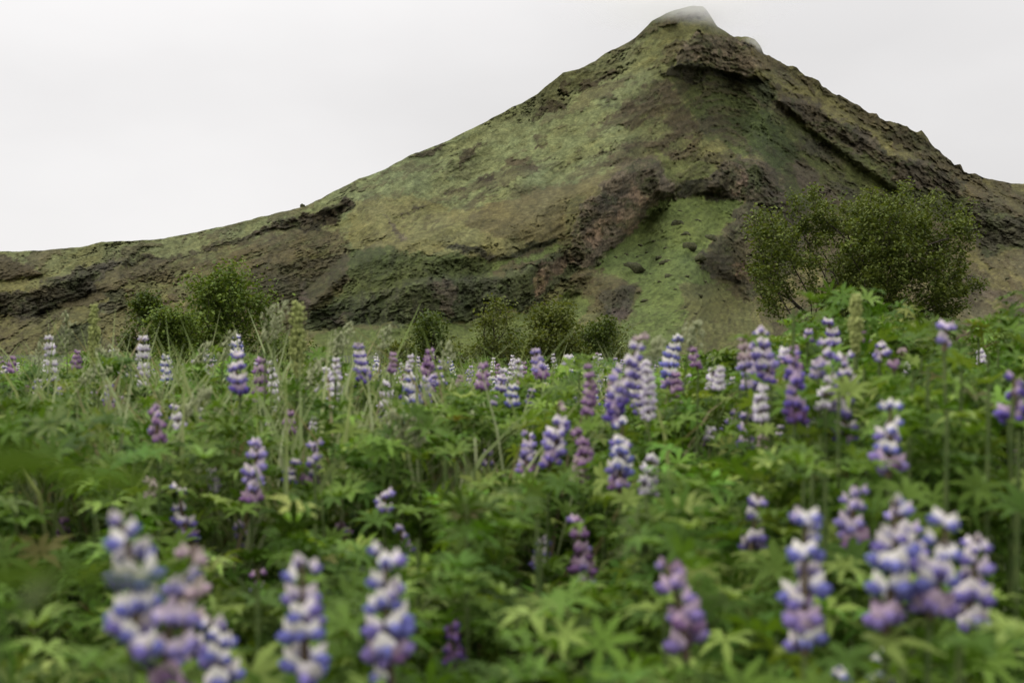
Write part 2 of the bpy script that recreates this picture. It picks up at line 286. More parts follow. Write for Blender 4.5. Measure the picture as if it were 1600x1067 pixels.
POLY = dict(
  far_mound=[(-60, 408), (20, 404), (45, 413), (66, 426), (40, 434), (0, 440), (-60, 446)],
  left_cliff=[(-60, 464), (0, 460), (40, 455), (75, 440), (100, 430), (125, 420), (150, 412), (175, 406), (197, 410), (182, 424), (150, 438), (148, 450), (112, 464), (95, 470), (60, 487), (30, 499), (0, 490), (-60, 502)],
  left_outcrop=[(160, 448), (195, 452), (202, 480), (165, 492), (150, 486), (152, 475), (172, 468)],
  left_low=[(110, 505), (135, 490), (152, 495), (162, 530), (100, 555), (65, 532)],
  ridge_line=[(200, 409), (250, 400), (300, 390), (352, 374), (392, 361), (395, 369), (352, 383), (300, 396), (250, 406), (205, 413)],
  ridge_crag=[(390, 362), (440, 347), (470, 335), (500, 325), (530, 312), (551, 310), (551, 322), (536, 333), (521, 346), (505, 353), (485, 358), (455, 355), (420, 361), (390, 369)],
  heath=[(160, 428), (215, 406), (300, 394), (400, 370), (480, 360), (530, 362), (543, 400), (540, 440), (500, 468), (470, 482), (430, 470), (400, 458), (330, 445), (250, 440), (215, 442)],
  heath_dark=[(400, 415), (470, 405), (541, 400), (540, 440), (505, 462), (482, 486), (470, 520), (400, 520)],
  yellow=[(545, 318), (640, 302), (720, 330), (850, 298), (930, 280), (930, 330), (890, 375), (840, 385), (770, 405), (700, 385), (640, 400), (600, 388), (560, 392), (541, 372)],
  scree1=[(600, 345), (614, 350), (637, 376), (626, 379), (610, 364)],
  scree2=[(545, 392), (575, 385), (600, 378), (590, 390), (572, 400), (555, 402)],
  moss=[(545, 402), (600, 386), (640, 400), (700, 392), (770, 410), (780, 432), (660, 448), (620, 470), (560, 482), (500, 482), (545, 440)],
  base_cliff=[(478, 490), (520, 470), (560, 462), (640, 437), (700, 432), (780, 432), (830, 415), (860, 400), (885, 385), (900, 350), (918, 372), (935, 398), (905, 422), (880, 442), (860, 457), (845, 472), (800, 482), (780, 494), (700, 500), (640, 503), (560, 508), (510, 518), (480, 520)],
  orange_low=[(830, 442), (838, 415), (865, 405), (885, 390), (893, 405), (880, 425), (860, 440), (846, 462), (832, 464)],
  brown_low=[(674, 445), (690, 438), (706, 448), (708, 480), (690, 495), (678, 480)],
  pink_low=[(512, 498), (532, 490), (545, 492), (532, 508), (515, 516)],
  pink_pillar=[(467, 440), (478, 440), (481, 487), (470, 488)],
  slot1=[(685, 382), (715, 379), (742, 384), (768, 400), (765, 408), (735, 392), (700, 386)],
  slot2=[(772, 408), (800, 392), (835, 376), (868, 372), (866, 382), (830, 391), (795, 408), (775, 414)],
  ledge_green=[(772, 416), (830, 399), (868, 384), (880, 386), (850, 402), (800, 416), (775, 422)],
  heath_slope=[(760, 320), (830, 300), (900, 285), (980, 262), (1002, 262), (990, 300), (945, 340), (925, 368), (905, 378), (870, 372), (820, 378), (760, 372), (720, 350)],
  orange_cliff=[(884, 402), (892, 360), (905, 330), (930, 300), (960, 276), (985, 262), (1008, 249), (1030, 246), (1034, 262), (1046, 272), (1063, 286), (1060, 308), (1032, 314), (1012, 330), (1002, 350), (985, 367), (960, 388), (938, 397), (908, 414)],
  orange_face=[(932, 345), (962, 312), (982, 298), (986, 280), (1000, 284), (1010, 300), (1005, 332), (997, 355), (986, 367), (972, 364), (966, 350), (950, 352), (942, 375), (928, 388), (924, 368)],
  green_gap=[(880, 322), (905, 305), (915, 320), (905, 345), (890, 372), (878, 360)],
  mid_crag=[(1096, 284), (1118, 268), (1130, 254), (1150, 245), (1190, 250), (1210, 265), (1221, 285), (1236, 300), (1242, 325), (1235, 335), (1165, 322), (1160, 311), (1130, 311), (1108, 306), (1096, 292)],
  mid_pillar=[(1145, 260), (1157, 262), (1160, 290), (1157, 306), (1147, 300)],
  mid_moss=[(1160, 258), (1188, 262), (1192, 285), (1180, 298), (1163, 290)],
  hollow=[(1062, 290), (1098, 279), (1110, 300), (1130, 308), (1128, 313), (1100, 312), (1064, 309)],
  spine=[(1150, 326), (1175, 320), (1236, 330), (1260, 345), (1250, 400), (1210, 440), (1175, 465), (1150, 447), (1120, 432), (1100, 416), (1090, 402), (1112, 388), (1130, 364), (1140, 345)],
  spine_red=[(1150, 415), (1168, 410), (1175, 445), (1160, 440), (1148, 430)],
  gully=[(1000, 352), (1012, 332), (1034, 316), (1064, 310), (1150, 312), (1152, 327), (1130, 362), (1100, 400), (1092, 406), (1122, 440), (1160, 482), (1182, 520), (1190, 566), (880, 566), (900, 540), (960, 512), (988, 480), (992, 452), (950, 425), (925, 408), (965, 390), (988, 368)],
  gully_olive=[(1060, 440), (1120, 440), (1160, 482), (1182, 520), (1190, 566), (1060, 566), (1075, 500)],
  saddle=[(1020, 232), (1060, 245), (1132, 258), (1105, 275), (1080, 286), (1060, 280), (1045, 268), (1034, 255)],
  foot=[(500, 524), (560, 510), (640, 506), (780, 498), (850, 478), (905, 440), (925, 470), (890, 520), (880, 566), (480, 566)],
  knoll=[(895, 440), (920, 422), (960, 432), (992, 446), (986, 470), (976, 490), (958, 500), (920, 484), (900, 470)],
  knoll_rock=[(945, 455), (975, 448), (990, 452), (982, 478), (966, 496), (950, 490), (935, 472)],
  knoll_pink=[(957, 482), (975, 470), (981, 480), (965, 497), (956, 495)],
  top_crag=[(1055, 97), (1062, 80), (1078, 64), (1088, 46), (1097, 45), (1105, 59), (1122, 63), (1146, 60), (1174, 62), (1180, 80), (1184, 108), (1176, 124), (1158, 115), (1120, 106), (1085, 100), (1058, 103)],
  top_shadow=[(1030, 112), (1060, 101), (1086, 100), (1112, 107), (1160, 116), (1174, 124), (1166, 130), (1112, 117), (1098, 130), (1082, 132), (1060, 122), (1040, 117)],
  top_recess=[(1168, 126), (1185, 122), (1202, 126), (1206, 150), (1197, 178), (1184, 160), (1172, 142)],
  bowl=[(1052, 118), (1100, 118), (1168, 126), (1190, 170), (1215, 200), (1262, 262), (1320, 335), (1250, 330), (1222, 285), (1190, 248), (1150, 243), (1110, 215), (1080, 175)],
  right_face=[(1034, 112), (1060, 101), (1110, 112), (1172, 126), (1206, 128), (1240, 185), (1300, 222), (1372, 250), (1405, 292), (1440, 325), (1330, 345), (1262, 330), (1222, 285), (1190, 248), (1148, 243), (1105, 215), (1078, 172)],
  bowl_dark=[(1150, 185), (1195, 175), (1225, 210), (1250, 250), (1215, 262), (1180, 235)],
  right_band=[(1212, 158), (1245, 148), (1272, 160), (1300, 180), (1340, 206), (1362, 217), (1376, 233), (1402, 233), (1410, 244), (1450, 254), (1480, 270), (1502, 284), (1506, 302), (1480, 302), (1450, 294), (1420, 292), (1400, 286), (1366, 247), (1340, 237), (1310, 226), (1290, 213), (1270, 201), (1250, 191), (1230, 182), (1213, 172)],
  right_strip=[(1190, 118), (1215, 118), (1262, 140), (1310, 168), (1360, 205), (1420, 240), (1475, 264), (1440, 252), (1405, 240), (1376, 228), (1340, 202), (1300, 176), (1250, 146), (1200, 140)],
  crest=[(1193, 80), (1230, 98), (1262, 117), (1300, 140), (1345, 165), (1375, 183), (1370, 200), (1330, 178), (1290, 150), (1250, 128), (1200, 105)],
  crest2=[(1420, 195), (1445, 208), (1480, 248), (1505, 252), (1512, 272), (1490, 272), (1462, 255), (1445, 232), (1400, 225), (1370, 205)],
  right_moss=[(1375, 245), (1402, 288), (1450, 296), (1506, 304), (1520, 322), (1562, 338), (1640, 345), (1640, 400), (1560, 392), (1542, 398), (1510, 372), (1490, 352), (1450, 330), (1400, 315), (1376, 300)],
  right_rock=[(1510, 318), (1535, 318), (1568, 345), (1600, 342), (1660, 350), (1660, 392), (1600, 388), (1560, 384), (1545, 398), (1520, 380), (1500, 352)],
  scree_r=[(1495, 430), (1525, 432), (1548, 446), (1602, 480), (1660, 520), (1660, 535), (1602, 494), (1560, 474), (1520, 455)],
  scree_m=[(1236, 254), (1262, 262), (1300, 300), (1330, 325), (1300, 325), (1262, 300), (1240, 275)],
  heath_u1=[(950, 184), (985, 150), (1030, 122), (1052, 128), (1064, 150), (1080, 178), (1095, 205), (1080, 222), (1052, 214), (1030, 190), (985, 197), (930, 197)],
  heath_u2=[(972, 227), (1005, 217), (1040, 219), (1052, 228), (1020, 236), (985, 233)],
  heath_u3=[(1030, 234), (1062, 238), (1066, 247), (1040, 246)],
  heath_u4=[(900, 140), (932, 127), (955, 113), (966, 116), (948, 130), (905, 148)],
  heath_u5=[(825, 178), (860, 160), (884, 150), (880, 162), (850, 176), (830, 186)],
  heath_u6=[(785, 255), (805, 244), (832, 245), (836, 262), (802, 268)],
  heath_u7=[(835, 222), (855, 213), (866, 222), (858, 230), (840, 231)],
  heath_u8=[(703, 298), (740, 286), (772, 271), (768, 280), (722, 298)],
  heath_u9=[(715, 262), (740, 232), (762, 218), (758, 228), (735, 250), (718, 268)],
  heath_u10=[(630, 330), (668, 319), (670, 324), (634, 334)],
  heath_u11=[(640, 244), (665, 230), (690, 224), (680, 234), (660, 242)],
  heath_u12=[(868, 140), (885, 125), (898, 138), (888, 148)],
  heath_u13=[(930, 255), (960, 240), (985, 240), (1005, 252), (985, 262), (950, 262)],
)
MK = {k: pmask(v, 2.0, True, 1.0 if k.startswith(('heath', 'yellow', 'moss', 'bowl', 'gully', 'foot', 'saddle', 'right_', 'crest', 'far_')) else .5) for k, v in POLY.items()}

# strata run with each flank of the mountain
lean = np.clip((PX - 1060) / 160, 0, 1); lean = lean * lean * (3 - 2 * lean)
ang = -0.42 * (1 - lean) + 0.60 * lean
SU = (PX - 1120) * np.cos(ang) + (PY - 200) * np.sin(ang); SV = -(PX - 1120) * np.sin(ang) + (PY - 200) * np.cos(ang)
streak = fbm((SU + wx) / 75, (SV + wy) / 15, 41, 5, .62)          # long lenses of heath and grass
tuft = fbm(SU / 16, SV / 7, 47, 4, .6); fine = fbm(PX / 5, PY / 4, 53, 3, .6)
rockn = ridged(SU / 60, SV / 26, 61, 5, .6); vert = fbm(PX / 9, PY / 40, 67, 4, .6)

def cells(x, y, seed):
    """split rock: one height per block, and the width of the crack beside it"""
    xi, yi = np.floor(x), np.floor(y); f1 = np.full(x.shape, 9.0); f2 = f1.copy(); hid = np.zeros(x.shape); z = np.zeros_like(xi)
    for i in (-1, 0, 1):
        for j in (-1, 0, 1):
            a, b = xi + i, yi + j; d = (a + hash3(a, b, z, seed) - x) ** 2 + (b + hash3(a, b, z, seed + 1) - y) ** 2; h = hash3(a, b, z, seed + 2)
            n_ = d < f1; f2 = np.where(n_, f1, np.minimum(f2, d)); hid = np.where(n_, h, hid); f1 = np.where(n_, d, f1)
    return hid * 2 - 1, np.sqrt(f2) - np.sqrt(f1)
blk, crack = cells(WX / 15, WY / 19, 501); blk2, crack2 = cells(WX / 6.5, WY / 7.5, 511)
saw = np.mod((SV + 1.3 * wy) / 10.5 + .6 * fbm(SU / 60, SV / 40, 521, 3), 1.0)

flute = ridged(WX / 13, WY / 70, 531, 4, .6); blkmix = np.clip(.4 + fbm(PX / 70, PY / 50, 541, 2), 0, 1)
# how steep each place is: cliffs climb without going back
rock = np.zeros(PX.shape)
for k, a in dict(left_cliff=1, left_outcrop=.9, left_low=.7, ridge_line=.8, ridge_crag=1, heath_dark=.75, base_cliff=1, orange_cliff=1, orange_low=1, heath_slope=.25, slot1=.8, slot2=.8,
                 mid_crag=1, hollow=.7, spine=.9, knoll_rock=.8, knoll=.3, top_crag=1, top_shadow=1, top_recess=.9, right_band=1, crest=.7, crest2=.8, right_moss=.55, right_rock=.9,
                 bowl=.35, bowl_dark=.6, far_mound=.4, moss=.7, heath_u4=.5, heath_u5=.5, heath_u9=.5, heath_u8=.4, heath_u6=.45, heath_u2=.4, heath_u3=.45, heath_u7=.5, heath_u12=.5, heath_u13=.3, heath=.3, heath_u10=.5, heath_u11=.4, heath_u1=.35).items():
    rock = np.maximum(rock, a * MK[k])
bench = ridged((SU + 2.2 * wx) / 210, (SV + 2.0 * wy) / 30, 601, 4, .55)           # ledges that follow the lava beds
patch = np.clip(fbm(PX / 120, PY / 80, 611, 3) * 1.6 + .45, 0, 1)
rm = np.clip((bench - .18) / .16, 0, 1); rm = rm * rm * (3 - 2 * rm) * patch * np.clip((PX - 250) / 120, 0, 1) * (1 - .35 * np.clip((400 - PY) / 150, 0, 1) * np.clip((1040 - PX) / 120, 0, 1)) * (1 - .9 * MK['gully']) * (1 - .8 * MK['foot'])
rock = np.maximum(rock, .55 * rm); rock = np.maximum(rock, .6 * MK['right_face'] * np.clip(.55 + .9 * streak + .5 * bench, .25, 1))
w = (1.35 - 0.55 * tt) * (1 - 0.9 * rock) * (1 + 0.55 * np.clip(streak * 1.6, -1, 1)) + 0.02
for k in ('slot1', 'slot2'): w = w * (1 - 1.3 * MK[k])
dpy = np.abs(np.diff(PY, axis=0, prepend=PY[:1])); cum = np.cumsum(w * dpy, 0)
def blur_cols(A, s):
    n_ = int(3 * s); k = np.exp(-0.5 * (np.arange(-n_, n_ + 1) / s) ** 2); k /= k.sum()
    Ap = np.pad(A, ((0, 0), (n_, n_)), mode='edge'); return sum(k[i] * Ap[:, i:i + A.shape[1]] for i in range(2 * n_ + 1))
cum = blur_cols(cum / cum[-1:], 8)
rb, rs = interp(RB, pxs)[None], interp(RS, pxs)[None]
R = rb + (rs - rb) * cum / cum[-1:]
BULGE = [  # outline, metres towards the viewer, softness in px
  ([(540, 410), (700, 345), (860, 305), (1000, 255), (1035, 250), (1040, 300), (965, 388), (905, 440), (860, 500), (820, 600), (470, 600), (478, 470)], 23, 14),
  ([(540, 396), (580, 398), (604, 420), (560, 470), (520, 505), (480, 520), (478, 495), (520, 455)], -4, 14),
  ([(600, 480), (640, 440), (660, 440), (650, 500), (640, 600), (590, 600)], 4, 7),
  ([(1005, 335), (1060, 300), (1120, 300), (1150, 325), (1090, 405), (1060, 480), (960, 480), (990, 400)], -7, 14),
  ([(160, 440), (300, 395), (480, 360), (540, 368), (546, 430), (480, 490), (440, 600), (160, 600)], 8, 20),
  ([(555, 470), (640, 440), (780, 432), (830, 420), (840, 480), (780, 500), (600, 520), (560, 600), (520, 600)], 6, 8),
  ([(1100, 300), (1130, 252), (1190, 248), (1225, 285), (1300, 350), (1320, 600), (1210, 600), (1150, 447), (1092, 404), (1140, 345)], 12, 15),
  ([(1055, 105), (1062, 78), (1088, 44), (1098, 44), (1106, 58), (1176, 60), (1182, 84), (1186, 112), (1176, 126), (1120, 110)], 7, 5),
  ([(1060, 122), (1165, 128), (1215, 200), (1260, 270), (1190, 245), (1110, 210)], -9, 22),
  ([(1170, 124), (1204, 124), (1210, 160), (1195, 182)], -9, 6),
  ([(1064, 288), (1100, 278), (1130, 312), (1064, 312)], -4, 8),
  ([(1212, 155), (1272, 158), (1376, 232), (1450, 254), (1506, 290), (1640, 345), (1640, 600), (1480, 600), (1400, 300), (1270, 210)], 12, 7),
  ([(895, 440), (920, 422), (992, 446), (986, 475), (950, 540), (900, 600), (860, 600), (880, 500)], 6, 9),
  ([(-100, 455), (75, 440), (195, 408), (190, 440), (60, 490), (60, 600), (-100, 600)], 7, 8),
  ([(-100, 410), (30, 403), (66, 428), (0, 442), (-100, 450)], 4, 6)]
for poly, amt, soft in BULGE: R = R - amt * pmask(poly, soft, False)
for cxp, cyp, rx, ry, amt in ((985, 315, 26, 46, 4), (860, 430, 26, 22, 3.5), (1150, 280, 16, 30, 3), (690, 465, 24, 34, 3), (590, 430, 34, 30, 4), (720, 400, 46, 16, 4), (830, 360, 50, 26, 4), (640, 420, 40, 20, 3),
                              (460, 430, 60, 45, 4), (1100, 75, 22, 24, 3), (1300, 205, 36, 16, 3), (1420, 268, 30, 18, 3), (1540, 350, 26, 22, 4), (760, 470, 30, 26, 3)):
    R = R - amt * np.exp(-((WX - cxp) / rx) ** 2 - ((WY - cyp) / ry) ** 2)
amp = R / 400.0
R = R - 1.3 * amp * rock * (1.5 * rockn + 1.0 * flute + blkmix * (.9 * blk + .3 * blk2 - .5 * np.clip(1 - crack * 5, 0, 1)) + 1.0 * saw ** 2 * (1 - .6 * blkmix) + 0.25 * fine)
rough = np.clip(0.35 + streak * 1.1 + 0.4 * np.clip((PX - 1040) / 80, 0, 1) + 0.3 * np.clip((PY - 300) / 80, 0, 1), 0.12, 1.2)
lump = ridged(SU / 20, SV / 8, 75, 4, .6)
dash = fbm((SU + .4 * wx) / 15, (SV + .4 * wy) / 5.5, 701, 3, .62); dash = np.clip((dash - .20) / .16, 0, 1)
dash = dash * (1 - .35 * np.clip((1000 - PX) / 100, 0, 1)) * np.clip(.30 + .9 * fbm(PX / 80, PY / 50, 711, 3) + .35 * np.clip((PX - 1040) / 100, 0, 1), .03, 1) * (1 - .45 * MK['gully']) * (1 - .5 * MK['foot'])
rough = rough * (1 - .3 * np.clip((1000 - PX) / 100, 0, 1)) * (1 - .7 * np.clip((470 - PY) / 150, 0, 1) * np.clip((1080 - PX) / 120, 0, 1))
hm = np.clip((streak - .22) / .12, 0, 1); hm = hm * hm * (3 - 2 * hm)
terr = ridged((SU + 1.5 * wx) / 130, (SV + 1.2 * wy) / 12, 79, 3, .55)
lip = np.exp(-((bench - .16) / .045) ** 2) * np.clip(patch * 1.4 - .1, 0, 1) * (1 - .9 * MK['gully']) * (1 - .8 * MK['foot'])      # shadow line under a ledge, cut in and painted dark
R = R - amp * (1 - .5 * rock) * 1.3 * dash + amp * 1.5 * lip
R = R - amp * (1 - rock) * ((0.9 * hm + 1.0 * terr * np.clip(.4 + .4 * fbm(PX / 90, PY / 60, 80, 2), 0, 1)) * (1 - .7 * np.clip((470 - PY) / 150, 0, 1) * np.clip((1080 - PX) / 120, 0, 1)) + 0.9 * streak + rough * (1.1 * tuft + 2.4 * lump + 0.7 * fine) + 2.0 * fbm(SU / 160, SV / 50, 73, 3))

# ground cover colours, with shade under overhangs and ledges painted in
GREY_GREEN, YELLOW, OLIVE, GREEN = np.array([.122, .138, .058]), np.array([.132, .122, .044]), np.array([.090, .092, .035]), np.array([.084, .110, .030])
DEEP, HEATH, HEATH2, DROCK, BROCK, ORANGE, SCREE, PINK, MOSS = (np.array(c) for c in ([.032, .046, .013], [.068, .056, .027], [.050, .040, .022], [.050, .046, .030], [.092, .074, .048],
        [.152, .106, .068], [.068, .055, .040], [.092, .070, .050], [.050, .064, .019]))
C = np.broadcast_to(OLIVE, PX.shape + (3,)).copy()
def lay(m, c, a=1.0): 
    global C
    q = np.clip(m * a, 0, 1)[..., None]; C = C * (1 - q) + np.asarray(c) * q
upper = np.clip((470 - PY) / 150, 0, 1) * np.clip((1080 - PX) / 120, 0, 1); lay(upper, GREY_GREEN)
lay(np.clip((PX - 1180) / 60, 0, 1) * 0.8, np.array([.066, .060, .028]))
low_left = np.clip((PY - 440) / 40, 0, 1) * np.clip((480 - PX) / 60, 0, 1); lay(low_left, np.array([.082, .078, .030]), .8)
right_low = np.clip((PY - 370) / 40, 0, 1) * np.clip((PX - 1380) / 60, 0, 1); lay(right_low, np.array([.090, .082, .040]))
lay(hm * np.clip(.35 + .65 * (PY < 480), 0, 1) * (1 - .3 * upper), HEATH, 0.8)
lay(np.clip((tuft + lump) * 1.3 - .3, 0, 1) * np.clip(rough, 0, 1), HEATH2, .6)
lay(np.clip(-streak * 2.2 - 0.3, 0, 1) * (1 - .5 * upper), YELLOW, 0.6)
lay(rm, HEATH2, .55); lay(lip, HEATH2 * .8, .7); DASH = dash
lay(MK['yellow'] * (1 - .6 * rm), YELLOW, .7); lay(MK['heath_slope'], HEATH * .9 + YELLOW * .15, .75)
lay(MK['far_mound'], HEATH2, .9); lay(MK['heath'] * np.clip(.8 + 1.2 * tuft, .2, 1), HEATH * .8 + OLIVE * .15, .9); lay(MK['heath'] * np.clip(lump * 1.6 - .3, 0, 1), HEATH2 * .8, .7); lay(MK['heath_dark'], HEATH2 * .8 + DEEP * .2, .8)
lay(MK['moss'], MOSS, .9); lay(MK['gully'], GREEN, .95); lay(MK['gully_olive'], np.array([.078, .072, .030]), .7); lay(MK['foot'], GREEN * .85, .9); lay(MK['saddle'], GREEN * .6 + YELLOW * .4, .8)
for k in ('heath_u1', 'heath_u2', 'heath_u3', 'heath_u6', 'heath_u7', 'heath_u13'): lay(MK[k] * np.clip(.75 + .9 * tuft + .5 * lump, .15, 1), HEATH2 * 1.1, .9)
for k in ('heath_u4', 'heath_u5', 'heath_u8', 'heath_u9', 'heath_u10', 'heath_u11', 'heath_u12'): lay(MK[k], HEATH2 * .85, .9)
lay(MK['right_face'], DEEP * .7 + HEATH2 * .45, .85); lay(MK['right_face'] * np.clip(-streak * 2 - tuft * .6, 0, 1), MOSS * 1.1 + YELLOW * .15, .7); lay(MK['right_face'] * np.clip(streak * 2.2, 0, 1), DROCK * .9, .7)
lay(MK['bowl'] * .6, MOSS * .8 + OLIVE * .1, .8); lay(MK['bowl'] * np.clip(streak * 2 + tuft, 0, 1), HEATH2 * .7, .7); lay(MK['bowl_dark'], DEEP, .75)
lay(MK['knoll'], HEATH2, .6); lay(MK['right_strip'], YELLOW * .8, .7); lay(MK['right_moss'], DEEP * .9 + DROCK * .4, .75)
for k in ('scree1', 'scree_r', 'scree_m'): lay(MK[k], SCREE, .75)
for k, c, a in (('left_cliff', DROCK * .7 + HEATH2 * .35, .9), ('left_outcrop', DROCK + DEEP * .2, .85), ('left_low', DEEP * .7 + DROCK * .3, .85), ('ridge_line', HEATH2 * .7, .85), ('ridge_crag', HEATH2 * .9, 1),
                ('base_cliff', DROCK * .5 + DEEP * .8, .95), ('green_gap', DEEP, .35), ('orange_cliff', BROCK * 1.0, .95), ('mid_crag', BROCK * .75, .9), ('mid_moss', DEEP, .7), ('hollow', DROCK * .7, .9),  # hollow: the cave's shade is put into a dark rock colour
                ('spine', DROCK * .9 + HEATH2 * .25, .9), ('knoll_rock', DROCK, .8), ('top_crag', BROCK * 1.35, .95), ('top_shadow', DROCK * .7, .9), ('top_recess', DEEP * .5 + DROCK * .4, .9),  # top_shadow, top_recess: shade under the crag painted with dark tones
                ('right_band', BROCK * .55 + DROCK * .3, .92), ('crest', HEATH * .85, .8), ('crest2', HEATH2, .7), ('right_rock', DROCK, .85), ('slot1', DROCK * .6, .9), ('slot2', DROCK * .5 + DEEP * .3, .9)):  # slots: shaded undersides of the overhangs painted dark
    lay(MK[k], c, a)
lay(MK['ledge_green'], GREEN * 1.05, .85)
for k, c in (('orange_low', ORANGE * .9), ('brown_low', BROCK * .9), ('pink_low', PINK * .8), ('pink_pillar', PINK * .75), ('orange_face', ORANGE * 1.15), ('mid_pillar', ORANGE * .9), ('spine_red', ORANGE * .7), ('knoll_pink', PINK * .75)):
    lay(MK[k], c, .85)
lay(DASH * (1 - np.clip(rock * 1.4 - .3, 0, 1)), HEATH2 * .85, .8)
crags = np.clip(rock - .45, 0, 1) / .55
lay(crags * np.clip(ridged(WX / 30, WY / 13, 83, 4) * 1.8 - .35, 0, 1), MOSS * .8, .75)          # moss on the ledges
lay(crags * np.clip(vert * 2.2 - .3, 0, 1), DROCK * .6, .5); lay(crags * np.clip(1 - crack * 4, 0, 1), DROCK * .5, .6); C = C * (1 + crags * .22 * blk2)[..., None]
C = C * (1 + 0.22 * tuft + 0.22 * fine)[..., None]
hue = fbm(PX / 60, PY / 45, 91, 4)[..., None]; C = C * (1 + hue * np.array([.08, .04, -.06]))
C = np.clip(C * 1.0 * (1 + .13 * noise2(PX / 3.2, PY / 2.6, 301))[..., None], 0.006, .5)

X3, Y3, Z3 = (PX - CX) / FPX * R, R.copy(), CAMZ + (HY - PY) / FPX * R
bx, by, bz, bc = [], [], [], []
for k in range(1, 7):                                # the far side falls away behind the ridge
    r2 = R[-1] + 45.0 * k; bx.append((pxs - CX) / FPX * r2); by.append(r2); bz.append(Z3[-1] - 14.0 * k - 3.0 * k * k + 4 * fbm(pxs / 40, pxs * 0 + k, 95)); bc.append(C[-1])
X3 = np.vstack([X3] + bx); Y3 = np.vstack([Y3] + by); Z3 = np.vstack([Z3] + bz); C3 = np.concatenate([C] + [c[None] for c in bc])
nr = X3.shape[0]; ii = np.arange(nr * NC).reshape(nr, NC)
MF = np.stack([ii[:-1, :-1], ii[:-1, 1:], ii[1:, 1:], ii[1:, :-1]], -1).reshape(-1, 4)
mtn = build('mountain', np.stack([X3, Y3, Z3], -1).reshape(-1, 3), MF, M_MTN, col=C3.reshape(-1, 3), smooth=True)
tag(mtn, kind='structure')

def mdist(px, py):
    """how far away the mountainside is where the photograph shows (px, py)"""
    j = int(np.argmin(np.abs(pxs - px))); i = int(np.argmin(np.abs(PY[:, j] - py))); return float(R[i, j])

# cloud clinging to the summit
def mist_mat(name, dens, c, r):
    m, nt, N, L, out = new_mat(name)
    tc = N.new('ShaderNodeTexCoord'); ln = N.new('ShaderNodeVectorMath'); ln.operation = 'LENGTH'; L.new(tc.outputs['Object'], ln.inputs[0])
    nz = N.new('ShaderNodeTexNoise'); L.new(tc.outputs['Object'], nz.inputs['Vector']); nz.inputs['Scale'].default_value = 2.2; nz.inputs['Detail'].default_value = 3
    ad = N.new('ShaderNodeMath'); ad.operation = 'MULTIPLY_ADD'; L.new(nz.outputs['Fac'], ad.inputs[0]); ad.inputs[1].default_value = 0.9; L.new(ln.outputs['Value'], ad.inputs[2])
    mr = N.new('ShaderNodeMapRange'); mr.interpolation_type = 'SMOOTHSTEP'; L.new(ad.outputs[0], mr.inputs['Value'])
    mr.inputs['From Min'].default_value = 1.35; mr.inputs['From Max'].default_value = 0.45; mr.inputs['To Min'].default_value = 0; mr.inputs['To Max'].default_value = dens
    pv = N.new('ShaderNodeVolumePrincipled'); pv.inputs['Color'].default_value = (.95, .95, .95, 1); pv.inputs['Anisotropy'].default_value = 0.0
    L.new(mr.outputs[0], pv.inputs['Density']); L.new(pv.outputs[0], out.inputs['Volume']); return m
for (px, py, dist, rad, dens) in ((1060, 8, 590, (64, 40, 16), 0.045), (1182, 68, 606, (9, 20, 6.5), 0.035)):
    v, f = ellipsoid((0, 0, 0), (1, 1, 1), 16, 10)
    o = build('summit_mist', v, f, mist_mat('mist', dens, None, None)); o.location = P(px, py, dist); o.scale = rad
    tag(o, 'thin white cloud clinging to the mountain top' if py < 0 else 'small wisp of cloud behind the crag under the summit', 'mist', kind='stuff')

# ------------------------------------------------------------------ boulders on the grassy gully, rock on the skyline
def boulder(px, py, wpx, hpx, label, seed, group=None, name='boulder'):
    d = mdist(px, py) + 0.05; s = d / FPX
    v, f = ellipsoid((0, 0, 0), (1, 1, 1), 12, 8); v = v * (1 + 0.28 * fbm(v[:, 0] * 1.7 + seed, v[:, 1] * 1.7 + v[:, 2] * 2.1, seed, 3))[:, None]
    v += 0.10 * np.stack([noise2(v[:, 0] * 5 + seed + k, v[:, 1] * 5 + v[:, 2] * 4, seed + 3 + k) for k in range(3)], 1)
    v *= np.array([wpx * s / 2, wpx * s / 2.2, hpx * s / 2 * 1.1]); o = build(name, v, f, M_ROCK, smooth=False); o.location = P(px, py + hpx * .1, d)
    return tag(o, label, 'boulder', group)
BL = [(988, 420, 32, 20, 'largest dark mossy boulder on the left of the green gully'), (1058, 350, 21, 12, 'dark boulder highest in the green gully below the cave'),
      (1072, 367, 15, 9, 'small dark boulder between two larger ones high in the gully'), (1077, 385, 21, 13, 'rounded dark boulder in the middle of the green gully'),
      (1108, 372, 24, 13, 'dark boulder at the top left of the rocky spine'), (1040, 410, 19, 9, 'flat dark boulder right of the largest gully boulder'),
      (1030, 403, 13, 6, 'thin dark stone touching the flat boulder in the gully'), (1094, 403, 20, 11, 'dark boulder against the left foot of the rocky spine'),
      (1045, 432, 15, 9, 'dark boulder low in the middle of the gully'), (1093, 462, 11, 6, 'small dark stone at the right edge of the gully'),
      (1008, 470, 14, 5, 'flat dark stone right of the brown knoll'), (932, 411, 14, 8, 'dark stone below the orange cliff foot')]
for i, b in enumerate(BL): boulder(b[0], b[1], b[2], b[3], b[4], 7 * i + 3)
